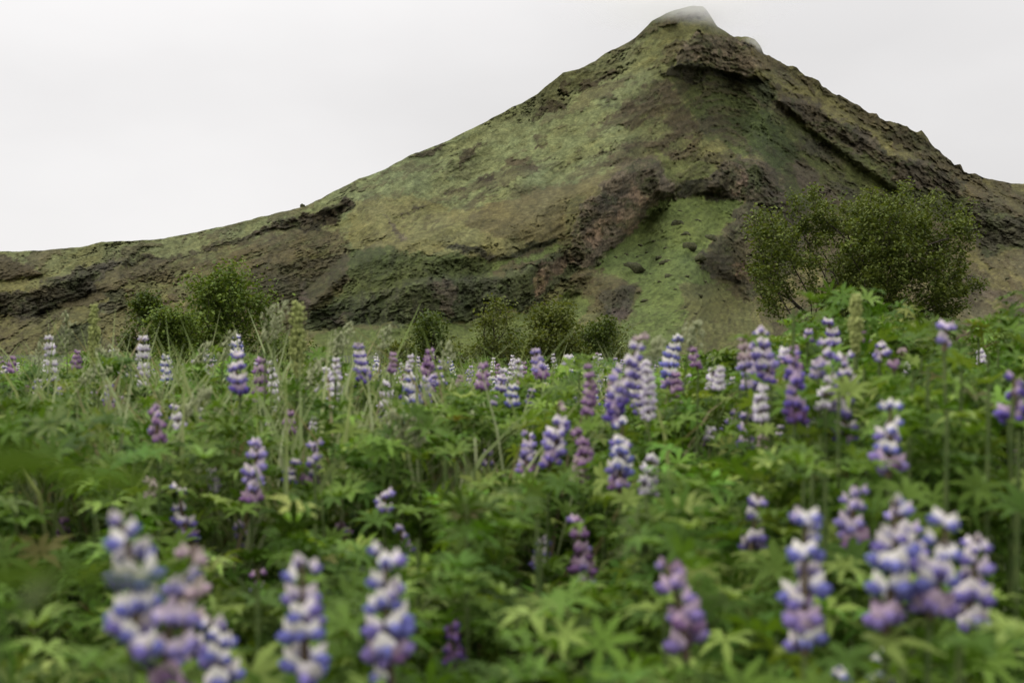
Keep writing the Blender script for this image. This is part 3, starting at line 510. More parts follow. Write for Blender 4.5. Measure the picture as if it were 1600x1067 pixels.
for i, (px, py) in enumerate([(1000, 383), (1012, 395), (1022, 377), (1040, 388), (978, 398), (962, 402), (996, 402), (1062, 330), (1090, 345), (1073, 432), (1055, 452), (1100, 440), (1030, 440), (1018, 428),
                              (1548, 420), (1575, 436), (1578, 458), (1562, 408), (1530, 498), (1500, 486), (1120, 452), (1130, 470), (1085, 490), (1070, 480), (1046, 539)]):
    boulder(px, py, random.uniform(6, 10), random.uniform(3, 5), 'small dark stone or tussock on the grass of the ' + ('right slope' if px > 1300 else 'upper gully' if py < 412 else 'lower gully'), 131 + 5 * i, 'small stones on the ' + ('right slope' if px > 1300 else 'upper gully' if py < 412 else 'lower gully'), 'stone')
boulder(473, 321.5, 7, 6, 'tiny dark rock standing alone on the left skyline', 999, None, 'skyline_rock')

# ------------------------------------------------------------------ trees and bushes
def grow(base, attract, stems, step, kill, reach, iters, r):
    """space colonisation: branches grow towards scattered points of the crown"""
    pts, par = [np.array(base, float)], [-1]
    for tip in stems:
        a, p0 = np.array(tip, float), np.array(base, float); n_ = max(3, int(np.linalg.norm(a - p0) / step)); last = 0
        side = r.normal(0, 0.06, 3)
        for k in range(1, n_ + 1):
            q = k / n_; pts.append(p0 + (a - p0) * q + side * math.sin(q * math.pi) * np.linalg.norm(a - p0)); par.append(last); last = len(pts) - 1
    A = np.array(attract); alive = np.ones(len(A), bool)
    near_d, near_i = np.full(len(A), 1e9), np.zeros(len(A), int)
    def upd(i0):
        B = np.array(pts[i0:]); D = np.linalg.norm(A[:, None] - B[None], axis=2); j = D.argmin(1); d = D[np.arange(len(A)), j]
        better = d < near_d; near_d[better] = d[better]; near_i[better] = j[better] + i0
    upd(0)
    for it in range(iters):
        alive &= near_d > kill; act = alive & (near_d < reach)
        if not act.any(): break
        i0 = len(pts)
        for i in np.unique(near_i[act]):
            d = (A[act & (near_i == i)] - pts[i]); d = (d / np.linalg.norm(d, axis=1)[:, None]).sum(0) + r.normal(0, .25, 3); d /= np.linalg.norm(d) + 1e-9
            pts.append(pts[i] + d * step); par.append(i)
        upd(i0)
    return np.array(pts), np.array(par)

def inside(poly, x, y):
    p = np.array(poly, float); ins = np.zeros(x.shape, bool)
    for i in range(len(p)):
        a, b = p[i], p[(i + 1) % len(p)]; c = ((a[1] <= y) & (y < b[1])) | ((b[1] <= y) & (y < a[1]))
        ins ^= c & (x < a[0] + (y - a[1]) / ((b[1] - a[1]) or 1e-9) * (b[0] - a[0]))
    return ins

def make_tree(name, outline, basepx, d, depth, nattr, nstem, leafn, leaf, cols, label, seed, cat='tree', trunk_r=0.05, clump=1.6, spread=.16, gapn=-.06, tw=6, spray=56, sl=.40, shrink=.86, flat=1.0):
    r = np.random.default_rng(seed); p = np.array(outline, float); s = d / FPX; p = (p - np.array([basepx, p[:, 1].max()])) * np.array([shrink, shrink * flat]) + np.array([basepx, p[:, 1].max()]); outline = p.tolist()
    x = r.uniform(p[:, 0].min(), p[:, 0].max(), nattr * 12); y = r.uniform(p[:, 1].min(), p[:, 1].max(), nattr * 12)
    ok = inside(outline, x, y); x, y = x[ok], y[ok]
    mx, my = (p[:, 0].min() + p[:, 0].max()) / 2, (p[:, 1].min() + p[:, 1].max()) / 2
    hw, hh = (p[:, 0].max() - p[:, 0].min()) / 2, (p[:, 1].max() - p[:, 1].min()) / 2
    rr = np.sqrt(np.clip(1 - np.minimum(1, ((x - mx) / hw) ** 2 * .8 + ((y - my) / hh) ** 2 * .6), 0.05, 1))
    yy = r.uniform(-1, 1, len(x)) * depth * rr
    pts = np.stack([(x - CX) * s, d + yy, CAMZ + (HY - y) * s], 1)
    dens = fbm(pts[:, 0] * clump + seed, pts[:, 1] * clump + pts[:, 2] * clump * 1.3, seed, 3)
    pts = pts[dens > gapn][:nattr]
    far = np.argsort(-((pts[:, 0] - (basepx - CX) * s) ** 2 * .6 + (pts[:, 2]) ** 2))[:max(40, len(pts) // 4)]       # loose shoots that break the outline
    for i in r.choice(far, spray):
        o_ = pts[i] - np.array([(basepx - CX) * s, d, .6]); o_ /= np.linalg.norm(o_); o_[2] += .35; pts = np.concatenate([pts, pts[i] + o_ * hw * s * np.linspace(.05, r.uniform(.5 * sl, sl), 6)[:, None]])
    base = np.array([(basepx - CX) * s, d, 0.0]); tips = []
    for k in range(nstem):
        t = pts[r.integers(len(pts))].copy(); t = base + (t - base) * r.uniform(.38, .62); tips.append(t)
    step = math.sqrt(hw * hh) * s * .055
    V, par = grow(base, pts, tips, step, step * 1.3, step * 14, 70, r)
    nch = np.zeros(len(V)); area = np.zeros(len(V))
    for i in range(len(V) - 1, 0, -1):
        if area[i] == 0: area[i] = 1
        area[par[i]] += area[i]
        nch[par[i]] += 1
    rad = np.clip(trunk_r * (area / area[0]) ** .46, trunk_r * .045, trunk_r)
    BV, BF = [], []
    for i in range(1, len(V)):                       # a slim five-sided limb for every link
        a, b = V[par[i]], V[i]; t = b - a; t = t / (np.linalg.norm(t) + 1e-9); u = np.cross(t, [.3, .9, .2]); u /= np.linalg.norm(u); v = np.cross(t, u); o = len(BV)
        for q, rd in ((a - t * rad[i] * .3, min(rad[par[i]], rad[i] * 1.5)), (b, rad[i])):
            for k in range(5): an = 2 * math.pi * k / 5; BV.append(q + rd * (math.cos(an) * u + math.sin(an) * v))
        for k in range(5): BF.append([o + k, o + (k + 1) % 5, o + 5 + (k + 1) % 5, o + 5 + k])
    root = empty(name, base, label, cat); 
    build('trunk', np.array(BV) - base, np.array(BF), M_BARK, parent=root, smooth=True)
    twigs = V[(area < tw) & (np.arange(len(V)) > 3)]
    if len(twigs) == 0: twigs = V
    wt = np.exp(r.normal(0, .9, len(twigs))); c = twigs[r.choice(len(twigs), size=leafn, p=wt / wt.sum())] + r.normal(0, 1, (leafn, 3)) * np.array([spread, spread, spread * .75])
    c[:, 2] = np.maximum(c[:, 2], .25)
    c = leaf_cloud(root, c, leaf, cols, r, base)
    return root

def leaf_cloud(root, c, leaf, cols, r, base, mat=None):
    n_ = len(c); T = np.array([[-.5, 0, 0], [-.15, -.32, .05], [.2, -.26, .05], [.5, 0, -.03], [.2, .26, .05], [-.15, .32, .05]])
    Rm = eulers(r.uniform(-1.0, 1.0, n_), r.uniform(-.9, .9, n_), r.uniform(0, 6.28, n_)); sz = leaf * r.uniform(.65, 1.3, n_)
    LV = np.einsum('nij,kj->nki', Rm, T) * sz[:, None, None] + (c - base)[:, None]
    F = np.array([[0, 1, 4, 5], [1, 2, 3, 4]])
    LF = (np.arange(n_)[:, None, None] * 6 + F[None]).reshape(-1, 4)
    cc = np.array(cols); w_ = r.random((n_, 1)); lc = cc[0] * (1 - w_) + cc[1] * w_; lc = lc * r.uniform(.75, 1.25, (n_, 1))
    build('crown', LV.reshape(-1, 3), LF, mat or M_TREE, col=np.repeat(lc, 6, 0), parent=root); return c

BIRCH = ([.056, .082, .016], [.142, .170, .040])
make_tree('birch_tree', [(1165, 352), (1185, 343), (1210, 332), (1240, 320), (1255, 303), (1282, 295), (1304, 300), (1326, 318), (1348, 303), (1386, 298), (1402, 314), (1420, 304), (1442, 310), (1456, 326), (1476, 346), (1500, 318), (1522, 324),
          (1502, 346), (1492, 370), (1502, 386), (1516, 400), (1506, 420), (1536, 424), (1502, 455), (1498, 478), (1490, 492), (1440, 500), (1405, 545), (1240, 545), (1212, 492), (1186, 462), (1176, 430), (1164, 400)],
          1335, 25.0, 1.25, 2300, 28, 60000, .062, BIRCH, 'big spreading birch with many dark stems in front of the right slope', 5, trunk_r=.10, clump=1.5, spread=.085, gapn=-.22, tw=5, spray=110, sl=.26, shrink=.95, flat=.90)
BUSH = ([.062, .104, .018], [.150, .200, .040]); DKB = ([.042, .066, .014], [.096, .128, .030]); OLB = ([.064, .086, .018], [.140, .160, .040])
make_tree('leafy_bush', [(290, 470), (318, 445), (350, 432), (385, 428), (405, 440), (425, 462), (440, 500), (452, 545), (445, 585), (285, 585), (275, 540), (280, 500)], 362, 34, 1.1, 460, 8, 14000, .10, BUSH,
          'broad bright green bush, the largest left of the meadow edge', 21, 'bush', .06, 1.5, .2)
make_tree('leafy_bush', [(240, 500), (262, 482), (290, 478), (310, 495), (318, 545), (310, 585), (238, 585), (234, 540)], 275, 32, .8, 280, 5, 6500, .09, BUSH,
          'small rounded green bush against the left side of the largest bush', 22, 'bush', .05, 1.8, .16)
make_tree('leafy_bush', [(200, 480), (214, 458), (232, 448), (250, 470), (256, 510), (250, 560), (246, 590), (205, 590), (196, 530)], 226, 37, .7, 260, 5, 6500, .10, DKB,
          'narrow dark green bush at the left end of the bushes', 23, 'bush', .05, 1.8, .16)
make_tree('leafy_bush', [(642, 540), (652, 505), (668, 486), (684, 500), (694, 530), (700, 585), (636, 585)], 670, 36, .7, 220, 4, 4200, .09, DKB,
          'dark pointed bush below the brown cliff patch', 24, 'bush', .04, 1.8, .15)
make_tree('leafy_bush', [(738, 540), (748, 500), (765, 470), (778, 450), (792, 472), (806, 500), (818, 545), (815, 585), (735, 585)], 775, 33, .7, 230, 6, 3000, .085, OLB,
          'slender open olive bush with a tall central shoot', 25, 'bush', .04, 1.9, .13)
make_tree('leafy_bush', [(815, 520), (835, 490), (862, 478), (885, 480), (905, 500), (915, 540), (918, 585), (812, 585)], 862, 36, .9, 300, 6, 8000, .095, OLB,
          'rounded olive green bush in front of the cliff foot', 26, 'bush', .05, 1.7, .17)
make_tree('leafy_bush', [(900, 500), (930, 478), (952, 485), (965, 505), (962, 545), (955, 585), (905, 585)], 932, 42, .8, 220, 5, 5200, .10, DKB,
          'dark green bush below the brown knoll', 27, 'bush', .05, 1.7, .18)
make_tree('leafy_bush', [(690, 540), (710, 520), (730, 525), (742, 550), (740, 590), (688, 590)], 715, 40, .6, 120, 4, 1800, .09, OLB,
          'low olive bush between the dark pointed bush and the slender one', 28, 'bush', .04, 1.7, .16)
make_tree('leafy_bush', [(1548, 540), (1560, 515), (1585, 500), (1615, 495), (1650, 510), (1665, 560), (1660, 600), (1545, 600)], 1600, 30, .9, 220, 5, 4200, .085, DKB,
          'dark bush cut off by the right edge of the picture', 29, 'bush', .05, 1.8, .16)

for (x0, x1, yt, d, lab, sd_) in ((600, 660, 535, 46, 'low scrub at the left end of the middle bushes', 41), (740, 830, 515, 45, 'low scrub behind the slender open bush', 42), (880, 990, 512, 50, 'low dark scrub behind the right end of the middle bushes', 43), (425, 480, 525, 44, 'low scrub right of the largest bush', 44)):
    w_, m_ = x1 - x0, (x0 + x1) / 2
    make_tree('low_scrub', [(x0, 575), (x0 + .1 * w_, yt + 22), (x0 + .3 * w_, yt + 4), (x0 + .45 * w_, yt + 14), (x0 + .65 * w_, yt), (x0 + .85 * w_, yt + 16), (x1, 560), (x1 + 4, 590), (x0 - 4, 590)], m_, d, .9, 220, 8, 4200, .10, OLB if sd_ % 2 else DKB, lab, sd_, 'bush', .04, 1.7, .2)

# ------------------------------------------------------------------ lupin leaf: a fan of narrow leaflets
def lupin_leaf(n, segs, r, L=.046, W=.0060, cup=.5):
    V, F = [], []
    for k in range(n):
        a = 2 * math.pi * k / n + r.uniform(-.14, .14); l = L * r.uniform(.8, 1.15); lift = cup + r.uniform(-.22, .22); ca, sa = math.cos(a), math.sin(a); o = len(V)
        for i in range(segs + 1):
            q = i / segs; wd = W * (math.sin(math.pi * min(1, .12 + .88 * q ** .75)) if i < segs else 0.05); rad = l * (.05 + .95 * q); z = l * (math.sin(lift) * q - .55 * q * q)
            for sgn, dz in ((-1, .35), (0, 0), (1, .35)) if segs > 2 else ((-1, 0), (1, 0)): V.append([rad * ca - sgn * wd * sa, rad * sa + sgn * wd * ca, z + dz * wd])
        m = 3 if segs > 2 else 2
        for i in range(segs):
            for j in range(m - 1): a0 = o + i * m + j; F.append([a0, a0 + 1, a0 + m + 1, a0 + m])
    return np.array(V), np.array(F)

rl = np.random.default_rng(4)
LEAF_HI = [lupin_leaf(n_, 3, rl, cup=c_) for n_, c_ in ((8, .55), (9, .8), (7, .3), (8, 1.0), (9, .45), (8, .7))]
LEAF_MID = [lupin_leaf(n_, 2, rl, W=.0068, cup=c_) for n_, c_ in ((7, .55), (8, .8), (7, .3), (7, 1.0))]
LEAF_LO = [lupin_leaf(n_, 1, rl, W=.0085, cup=c_) for n_, c_ in ((5, .5), (6, .8), (5, .2))]

G1, G2, G3 = np.array([.050, .096, .014]), np.array([.116, .190, .030]), np.array([.172, .232, .054])
def leaf_tint(n_, r, z=None):
    a = r.random((n_, 1)); c = G1 * (1 - a) + G2 * a; b = (r.random((n_, 1)) < .18); c = np.where(b, G3, c); d = r.random((n_, 1)) < .008
    c = np.where(d, np.array([.13, .12, .04]), c); return c * r.uniform(.8, 1.2, (n_, 1))

def canopy(x, y):
    """height of the leafy surface of the meadow"""
    px = CX + FPX * x / np.maximum(y, .3)
    h = np.interp(y, [.6, .9, 1.3, 2.0, 3.5, 6, 11], [.66, .725, .80, .868, .890, .874, .855])
    h = h + (.045 * fbm(x * 2.2, y * 1.7, 201, 3) + .03 * fbm(x * .5, y * .4, 207, 2)) * np.clip(y / 1.6, .5, 1.0)
    return h + .14 * np.clip((px - 1080) / 260, 0, 1) * np.clip((6.5 - y) / 3, 0, 1) * np.clip((y - 1.05) / .55, 0, 1)

# lupin flowers: column of the photograph, top and foot of the spike, its width, colouring, description
LUP = [
 (1258, 806, 1022, 100, 'bw', 'full blue and white lupin spike just left of the big cluster'), (1337, 754, 856, 74, 'li', 'lilac lupin spike with loose top buds behind the big cluster'),
 (1383, 778, 990, 104, 'bw', 'densest blue and white lupin spike in the middle of the big cluster'), (1452, 800, 965, 104, 'bw', 'blue and white lupin spike right of the middle of the big cluster'),
 (1508, 838, 985, 92, 'vw', 'violet lupin spike at the right end of the big cluster'), (1420, 782, 880, 80, 'li', 'pale lupin spike wedged behind the top of the big cluster'),
 (1383, 1006, 1110, 84, 'bw', 'lupin spike cut off by the bottom edge below the big cluster'), (1322, 1044, 1130, 84, 'bw', 'lupin tip just entering the bottom edge below the full spike'),
 (1174, 772, 862, 66, 'vw', 'lupin spike with white top tier and pink lower tier'), (1072, 876, 1030, 96, 'pv', 'broad pinkish violet lupin spike on a thick bare stem'),
 (914, 806, 918, 58, 'pk', 'purple lupin spike with drooping lower florets above the dark gap'), (846, 843, 890, 52, 'vw', 'short violet lupin spike left of the purple drooping one'),
 (706, 978, 1062, 58, 'dk', 'dark purple compact lupin spike near the bottom edge'), (611, 856, 1075, 106, 'bw', 'tall blue and white lupin spike reaching the bottom edge'),
 (478, 876, 1058, 106, 'bw', 'lupin spike with three wide white tiers near the bottom edge'), (640, 818, 868, 52, 'li', 'small lilac lupin spike behind the tall blue one'),
 (600, 766, 806, 54, 'vw', 'small white and violet lupin tip alone in the green'), (540, 814, 842, 50, 'pk', 'single purple tier of a lupin in the green'),
 (402, 888, 926, 46, 'pk', 'small purple lupin tuft right of the front left cluster'), (206, 798, 1020, 122, 'bw', 'largest lupin spike of the front left cluster with wide top tier'),
 (256, 900, 1085, 116, 'li', 'pale lilac lupin spike in the middle of the front left cluster'), (287, 852, 1035, 100, 'fd', 'fading tan topped lupin spike in the front left cluster'),
 (348, 972, 1090, 104, 'bw', 'white topped lupin spike at the right end of the front left cluster'), (297, 758, 852, 52, 'vw', 'slim violet lupin behind the front left cluster'),
 (236, 748, 788, 52, 'fd', 'blurred pinkish lupin bud above the front left cluster'), (380, 814, 862, 40, 'li', 'small lilac lupin among leaves right of the slim violet one'),
 (394, 688, 786, 52, 'li', 'lilac lupin spike standing in the left grass'), (482, 688, 760, 46, 'li', 'lilac lupin spike right of another in the left grass'),
 (455, 640, 682, 36, 'pk', 'small pink lupin spike above two lilac ones'), (246, 634, 694, 48, 'pk', 'pink and violet lupin spike leaning in the left grass'), (277, 630, 662, 36, 'vw', 'pale violet lupin tip touching the leaning pink one'),
 (376, 548, 620, 44, 'vw', 'tiered lilac lupin rising clear of the grass by the large bush'), (570, 537, 598, 36, 'vw', 'narrow tiered violet lupin with a separate white top tier'),
 (120, 547, 578, 24, 'pk', 'little pinkish lupin at the far left meadow edge'), (665, 545, 588, 30, 'pk', 'slim mauve lupin in front of the dark pointed bush'),
 (634, 572, 624, 32, 'vw', 'pale lupin left of the slim mauve one'), (662, 588, 634, 32, 'li', 'lilac lupin low in the middle far group'), (690, 570, 606, 30, 'vw', 'small lupin right of the slim mauve one'),
 (752, 566, 612, 36, 'pk', 'bright pink tinted lupin in the middle far group'), (784, 586, 616, 34, 'vw', 'lilac and white lupin right of the pink tinted one'), (810, 560, 592, 26, 'pl', 'whitish lupin tip in front of the rounded olive bush'),
 (846, 545, 594, 34, 'li', 'pinkish lilac lupin in front of the rounded olive bush'), (800, 600, 640, 36, 'bw', 'bluish lupin below the whitish tip'), (858, 628, 730, 54, 'vw', 'tiered violet and white lupin in the middle of the meadow'),
 (822, 678, 742, 46, 'li', 'lilac lupin at the left foot of the tiered middle one'), (762, 702, 746, 36, 'li', 'small lilac lupin left of the tiered middle one'),
 (957, 521, 662, 52, 'vw', 'tallest tiered lupin rising against the green gully'), (1047, 524, 606, 38, 'bw', 'white and violet lupin right of the tallest one, its top clear'), (1005, 554, 652, 40, 'vw', 'violet lupin between the tallest one and its neighbour'),
 (968, 652, 770, 56, 'bw', 'lupin spike directly below the tallest one with a side tier'), (1112, 574, 608, 34, 'pl', 'pale small lupin alone right of the gully group'),
 (1204, 508, 596, 50, 'vw', 'lupin with white tiers left of the big leafy shoot'), (1170, 534, 612, 44, 'li', 'lilac lupin left of the one with white tiers'),
 (1242, 552, 664, 58, 'dv', 'deep violet tiered lupin in the right group'), (1283, 536, 582, 52, 'vw', 'lupin with a broad white tier under the birch'), (1304, 497, 545, 40, 'vw', 'lupin tip beside the green seed stalk under the birch'),
 (1327, 552, 600, 56, 'vw', 'wide white and violet lupin tier below the green seed stalk'), (1324, 590, 700, 56, 'vw', 'tiered lupin with pinkish foot in the right group'), (1388, 624, 746, 72, 'bw', 'lupin with the largest white tiers in the right group'),
 (1374, 537, 566, 48, 'vw', 'single white and violet tier right of the green seed stalk'), (1475, 508, 548, 60, 'li', 'wide pale lilac lupin tier against the right slope'), (1535, 547, 570, 26, 'pl', 'tiny pale lupin near the right edge'),
 (1576, 585, 658, 66, 'dv', 'white topped dark lupin at the right edge'), (1586, 700, 742, 34, 'pk', 'small pink lupin low at the right edge'), (1134, 638, 684, 36, 'li', 'lilac lupin left in the pale trio'),
 (1165, 644, 702, 44, 'li', 'largest lupin of the pale trio'), (1196, 664, 708, 40, 'fd', 'faded lupin right in the pale trio'), (1095, 690, 714, 34, 'pk', 'small magenta lupin tuft left of the pale trio'),
 (62, 764, 794, 34, 'li', 'small lilac lupin by the left edge'), (98, 806, 852, 34, 'pk', 'small pink lupin below the one by the left edge'), (700, 740, 768, 36, 'li', 'pale lupin tuft low in the middle of the meadow'),
 (60, 590, 625, 26, 'vw', 'small violet lupin at the far left'), (20, 556, 585, 24, 'pk', 'pinkish lupin at the left picture edge'), (170, 600, 640, 28, 'li', 'small lilac lupin in the far left grass'),
 (515, 572, 612, 30, 'pl', 'pale lupin left of the narrow tiered one'), (430, 562, 596, 24, 'pl', 'pale lupin right of the tiered lilac one'), (262, 560, 592, 24, 'pl', 'pale lupin in front of the small rounded bush'),
 (596, 636, 668, 30, 'dk', 'dark little lupin in the middle grass'), (930, 606, 640, 26, 'bw', 'small bluish lupin left of the tallest one'), (1420, 566, 590, 30, 'pl', 'small pale lupin tier below the wide lilac one'),
]
LD = []
for (px, top, bot, w_, kd, lab) in LUP:
    d = min(92.0 / w_, 640.0 / max(bot - HY, 30)); LD.append(d)
LARR = np.array([(l[0], l[1], l[2], l[3], d) for l, d in zip(LUP, LD)])
def hides(p, pad=6):
    """leaf centres that would stand straight in front of a blossom"""
    px, py = CX + FPX * p[:, 0] / p[:, 1], HY - FPX * (p[:, 2] - CAMZ) / p[:, 1]; out = np.zeros(len(p), bool); e = pad + 42 / p[:, 1]
    for (lx, t, b, w_, d) in LARR: out |= (p[:, 1] < d + .03) & (np.abs(px - lx) < w_ * .5 + e) & (py > t - e) & (py < b + e * .3)
    return out

def plant_leaves(x, y, r, per):
    """leaf positions and tilts round the stems standing at x, y"""
    h = canopy(x, y); n_ = len(x); k = np.repeat(np.arange(n_), per); m = len(k)
    q = r.random(m) ** .45; z = h[k] + r.normal(0, .05, n_)[k] - (1 - q) * .42; a = r.uniform(0, 6.28, m); rad = (.015 + .13 * (1 - q) + .05 * r.random(m))
    c = np.stack([x[k] + rad * np.cos(a), y[k] + rad * np.sin(a), z], 1); tilt = .2 + .6 * (1 - q) + r.normal(0, .38, m)
    return c, a, tilt, k

def scatter(n_, y0, y1, r, pad=1.18):
    y = np.sqrt(r.uniform(y0 * y0, y1 * y1, n_)); x = r.uniform(-.4, .4, n_) * y * pad + r.uniform(-.25, .25, n_); return x, y

def leaf_mass(name, label, c, a, tilt, scale, tmpl, r, k, lum=1.0):
    V, F, Cc, off = [], [], [], 0; which = r.integers(len(tmpl), size=len(c)); tint = leaf_tint(len(c), r); pl = np.exp(r.normal(0, .24, (k.max() + 1, 1))); tint = lum * tint * pl[k] * (1 + r.normal(0, .06, (k.max() + 1, 3))[k])
    for v in range(len(tmpl)):
        s_ = which == v; n_ = int(s_.sum()); T, f = tmpl[v]
        if not n_: continue
        spin = eulers(np.zeros(n_), np.zeros(n_), r.uniform(0, 6.28, n_)); lean = eulers(np.zeros(n_), tilt[s_], a[s_])
        Rm = lean @ spin; P_ = np.einsum('nij,kj->nki', Rm, T) * scale[s_][:, None, None] + c[s_][:, None]
        V.append(P_.reshape(-1, 3)); F.append((np.arange(n_)[:, None, None] * len(T) + f[None]).reshape(-1, 4) + off); off += n_ * len(T); Cc.append(np.repeat(tint[s_], len(T), 0))
    o = build(name, np.concatenate(V), np.concatenate(F), M_MASS, col=np.concatenate(Cc)); return tag(o, label, 'foliage', kind='stuff')

r = np.random.default_rng(77)
# nearest leafy shoots: plants of their own with each leaf a part
LEAF_ME = []
for i, (v, f) in enumerate(LEAF_HI):
    for c_ in (G1, G2 * .9, G2, G3): LEAF_ME.append(mesh_data('leaf', v, f, M_LEAF, col=c_, smooth=False))
STEM_V = tube([(0, 0, 0), (.01, .005, .35), (0, .01, .7), (.0, .0, 1.0)], [.006, .005, .0038, .002], 6)
STEM_ME = mesh_data('stem', *STEM_V, M_STEM, smooth=True)
def add_leaf(root, pos, a, tilt, spin, sc_, rr, name='leaf', tints=None):
    me = LEAF_ME[rr.integers(len(LEAF_ME))]; o = put(name, me, root); o.location = pos; o.scale = (sc_,) * 3
    o.rotation_euler = (Matrix.Rotation(a, 3, 'Z') @ Matrix.Rotation(tilt, 3, 'Y') @ Matrix.Rotation(spin, 3, 'Z')).to_euler(); return o

def shoot(x, y, h, nleaf, label, group, rr, size=.50, avoid=True):
    root = empty('lupin_shoot', (x, y, 0), label, 'plant', group); st = put('stem', STEM_ME, root); st.scale = (1, 1, h)
    for k in range(nleaf):
        q = 1 - (k / nleaf) ** .9; a = k * 2.4 + rr.uniform(-.4, .4); z = h * (.52 + .5 * q) - .01; rad = .02 + .11 * (1 - q) + .04 * rr.random()
        p = np.array([rad * math.cos(a), rad * math.sin(a), z])
        if avoid and hides((p + np.array([x, y, 0]))[None])[0]: continue
        add_leaf(root, p, a, .2 + .6 * (1 - q) + rr.normal(0, .2), rr.uniform(0, 6.28), size * rr.uniform(.85, 1.25), rr)
    return root

def side(x, y):
    px = CX + FPX * x / y; return ('below the left edge leaves' if px < 260 else 'around the front left cluster' if px < 560 else 'between the tall blue lupin and the thick bare stem' if px < 1060 else 'around the big right cluster')
nx, ny = scatter(150, .78, 4.0, r)
for i in np.argsort(ny)[:40]: shoot(nx[i], ny[i], float(canopy(nx[i], ny[i])) + r.normal(0, .03), 12, 'leafy lupin shoot without blossom ' + side(nx[i], ny[i]), 'leafy lupin shoots ' + side(nx[i], ny[i]), r)
px_, dd_ = 1240, 1.75
for (px, py, d, lab) in ((1240, 482, 1.75, 'tall bright leafy shoot rising in front of the left side of the birch'), (1440, 560, 2.0, 'leafy shoot under the wide lilac lupin tier'), (1160, 545, 2.4, 'leafy shoot below the right edge of the gully'),
                         (1560, 545, 2.2, 'leafy shoot at the right edge above the dark lupin'), (1275, 690, 1.5, 'pale leafy shoot left of the pink footed lupin'), (1290, 745, 1.2, 'leafy shoot with bare stalk above the full blue spike'),
                         (1010, 770, 1.35, 'bright leafy shoot below the lupin with a side tier'), (730, 840, 1.3, 'star leaved shoot right of the tall blue lupin'), (1500, 1010, .72, 'blurred leafy shoot in the lower right corner'), (1410, 1040, .70, 'blurred leafy shoot under the big cluster'),
                         (60, 660, 2.2, 'leafy shoot at the left edge of the meadow'), (905, 585, 2.6, 'leafy shoot left of the tallest lupin')):
    p = P(px, py, d); shoot(p[0], p[1], p[2], 13, lab, None, r, .62, False)

for (px, py, d, lab) in ((1450, 572, 1.45, 'leafy shoot just under the left end of the wide lilac tier'), (1502, 580, 1.5, 'leafy shoot just under the right end of the wide lilac tier'), (1545, 602, 1.35, 'leafy shoot left of the white topped dark lupin'),
                         (1592, 672, 1.2, 'leafy shoot in front of the white topped dark lupin'), (1604, 560, 1.8, 'leafy shoot behind the white topped dark lupin'), (1425, 596, 1.6, 'leafy shoot right of the largest white tiers'),
                         (1480, 640, 1.3, 'leafy shoot between the wide lilac tier and the big cluster'), (1350, 575, 1.9, 'leafy shoot under the yellow green seed stalk'), (1205, 612, 1.7, 'leafy shoot below the lupin with white tiers'), (1090, 600, 2.1, 'leafy shoot in the gap right of the tallest lupin')):
    p = P(px, py, d); shoot(p[0], p[1], p[2], 14, lab, None, r, .70, True)

x, y = scatter(760, .72, 4.2, r); c, a, t, k = plant_leaves(x, y, r, 50); ok = ~hides(c) & (c[:, 1] > .72)
leaf_mass('lupin_foliage', 'dense green fans of lupin leaves filling the near meadow', c[ok], a[ok], t[ok], r.uniform(.8, 1.3, ok.sum()) * .64, LEAF_MID, r, k[ok])
x, y = scatter(1700, 4.0, 11.5, r); c, a, t, k = plant_leaves(x, y, r, 19); ok = ~hides(c)
leaf_mass('lupin_foliage', 'green lupin leaves filling the middle meadow', c[ok], a[ok], t[ok], r.uniform(.75, 1.25, ok.sum()), LEAF_LO, r, k[ok], 1.22)
# dark stems under the leaves
sv = []
x, y = scatter(90, .8, 4.2, r)
for xx, yy in zip(x, y):
    h = float(canopy(xx, yy)) - .03; l = r.normal(0, .06, 2); sv.append(tube([(xx, yy, 0), (xx + l[0] * .5, yy + l[1] * .5, h * .5), (xx + l[0], yy + l[1], h)], [.005, .004, .0025], 4))
V, F = join(sv); tag(build('lupin_stalks', V, F, M_STEM), 'bare green stalks under the lupin leaves', 'foliage', kind='stuff')

# ------------------------------------------------------------------ grass
def blades(n_, xs, ys, hs, r, width=.004, bend=.2):
    q = np.array([0, .6, .85, 1.0]); a = r.uniform(0, 6.28, n_) * .6 + r.choice([0, 3.14], n_, p=[.72, .28]); b = bend * r.uniform(.3, 1.6, n_) * hs
    cx_ = xs[:, None] + np.cos(a)[:, None] * b[:, None] * q ** 3; cy_ = ys[:, None] + np.sin(a)[:, None] * b[:, None] * q ** 3
    cz = hs[:, None] * (q - .28 * (r.uniform(.2, 1.4, n_))[:, None] * q ** 4); wd = width * np.array([1, 1, .7, .08])[None] * r.uniform(.7, 1.4, n_)[:, None]
    yaw = r.uniform(-.7, .7, n_); sx, sy = np.cos(yaw)[:, None] * wd, np.sin(yaw)[:, None] * wd
    V = np.stack([np.stack([cx_ - sx, cy_ - sy, cz], -1), np.stack([cx_ + sx, cy_ + sy, cz], -1)], 2).reshape(-1, 3)
    f = np.array([[0, 1, 3, 2], [2, 3, 5, 4], [4, 5, 7, 6]]); F = (np.arange(n_)[:, None, None] * 8 + f[None]).reshape(-1, 4)
    w_ = r.random((n_, 1)); c_ = np.array([.15, .21, .065]) * (1 - w_) + np.array([.35, .38, .21]) * w_; dry = r.random((n_, 1)) < .1; c_ = np.where(dry, np.array([.26, .22, .13]), c_)
    return V, F, np.repeat(c_ * r.uniform(.8, 1.2, (n_, 1)), 8, 0)
xs, ys, hs = [], [], []
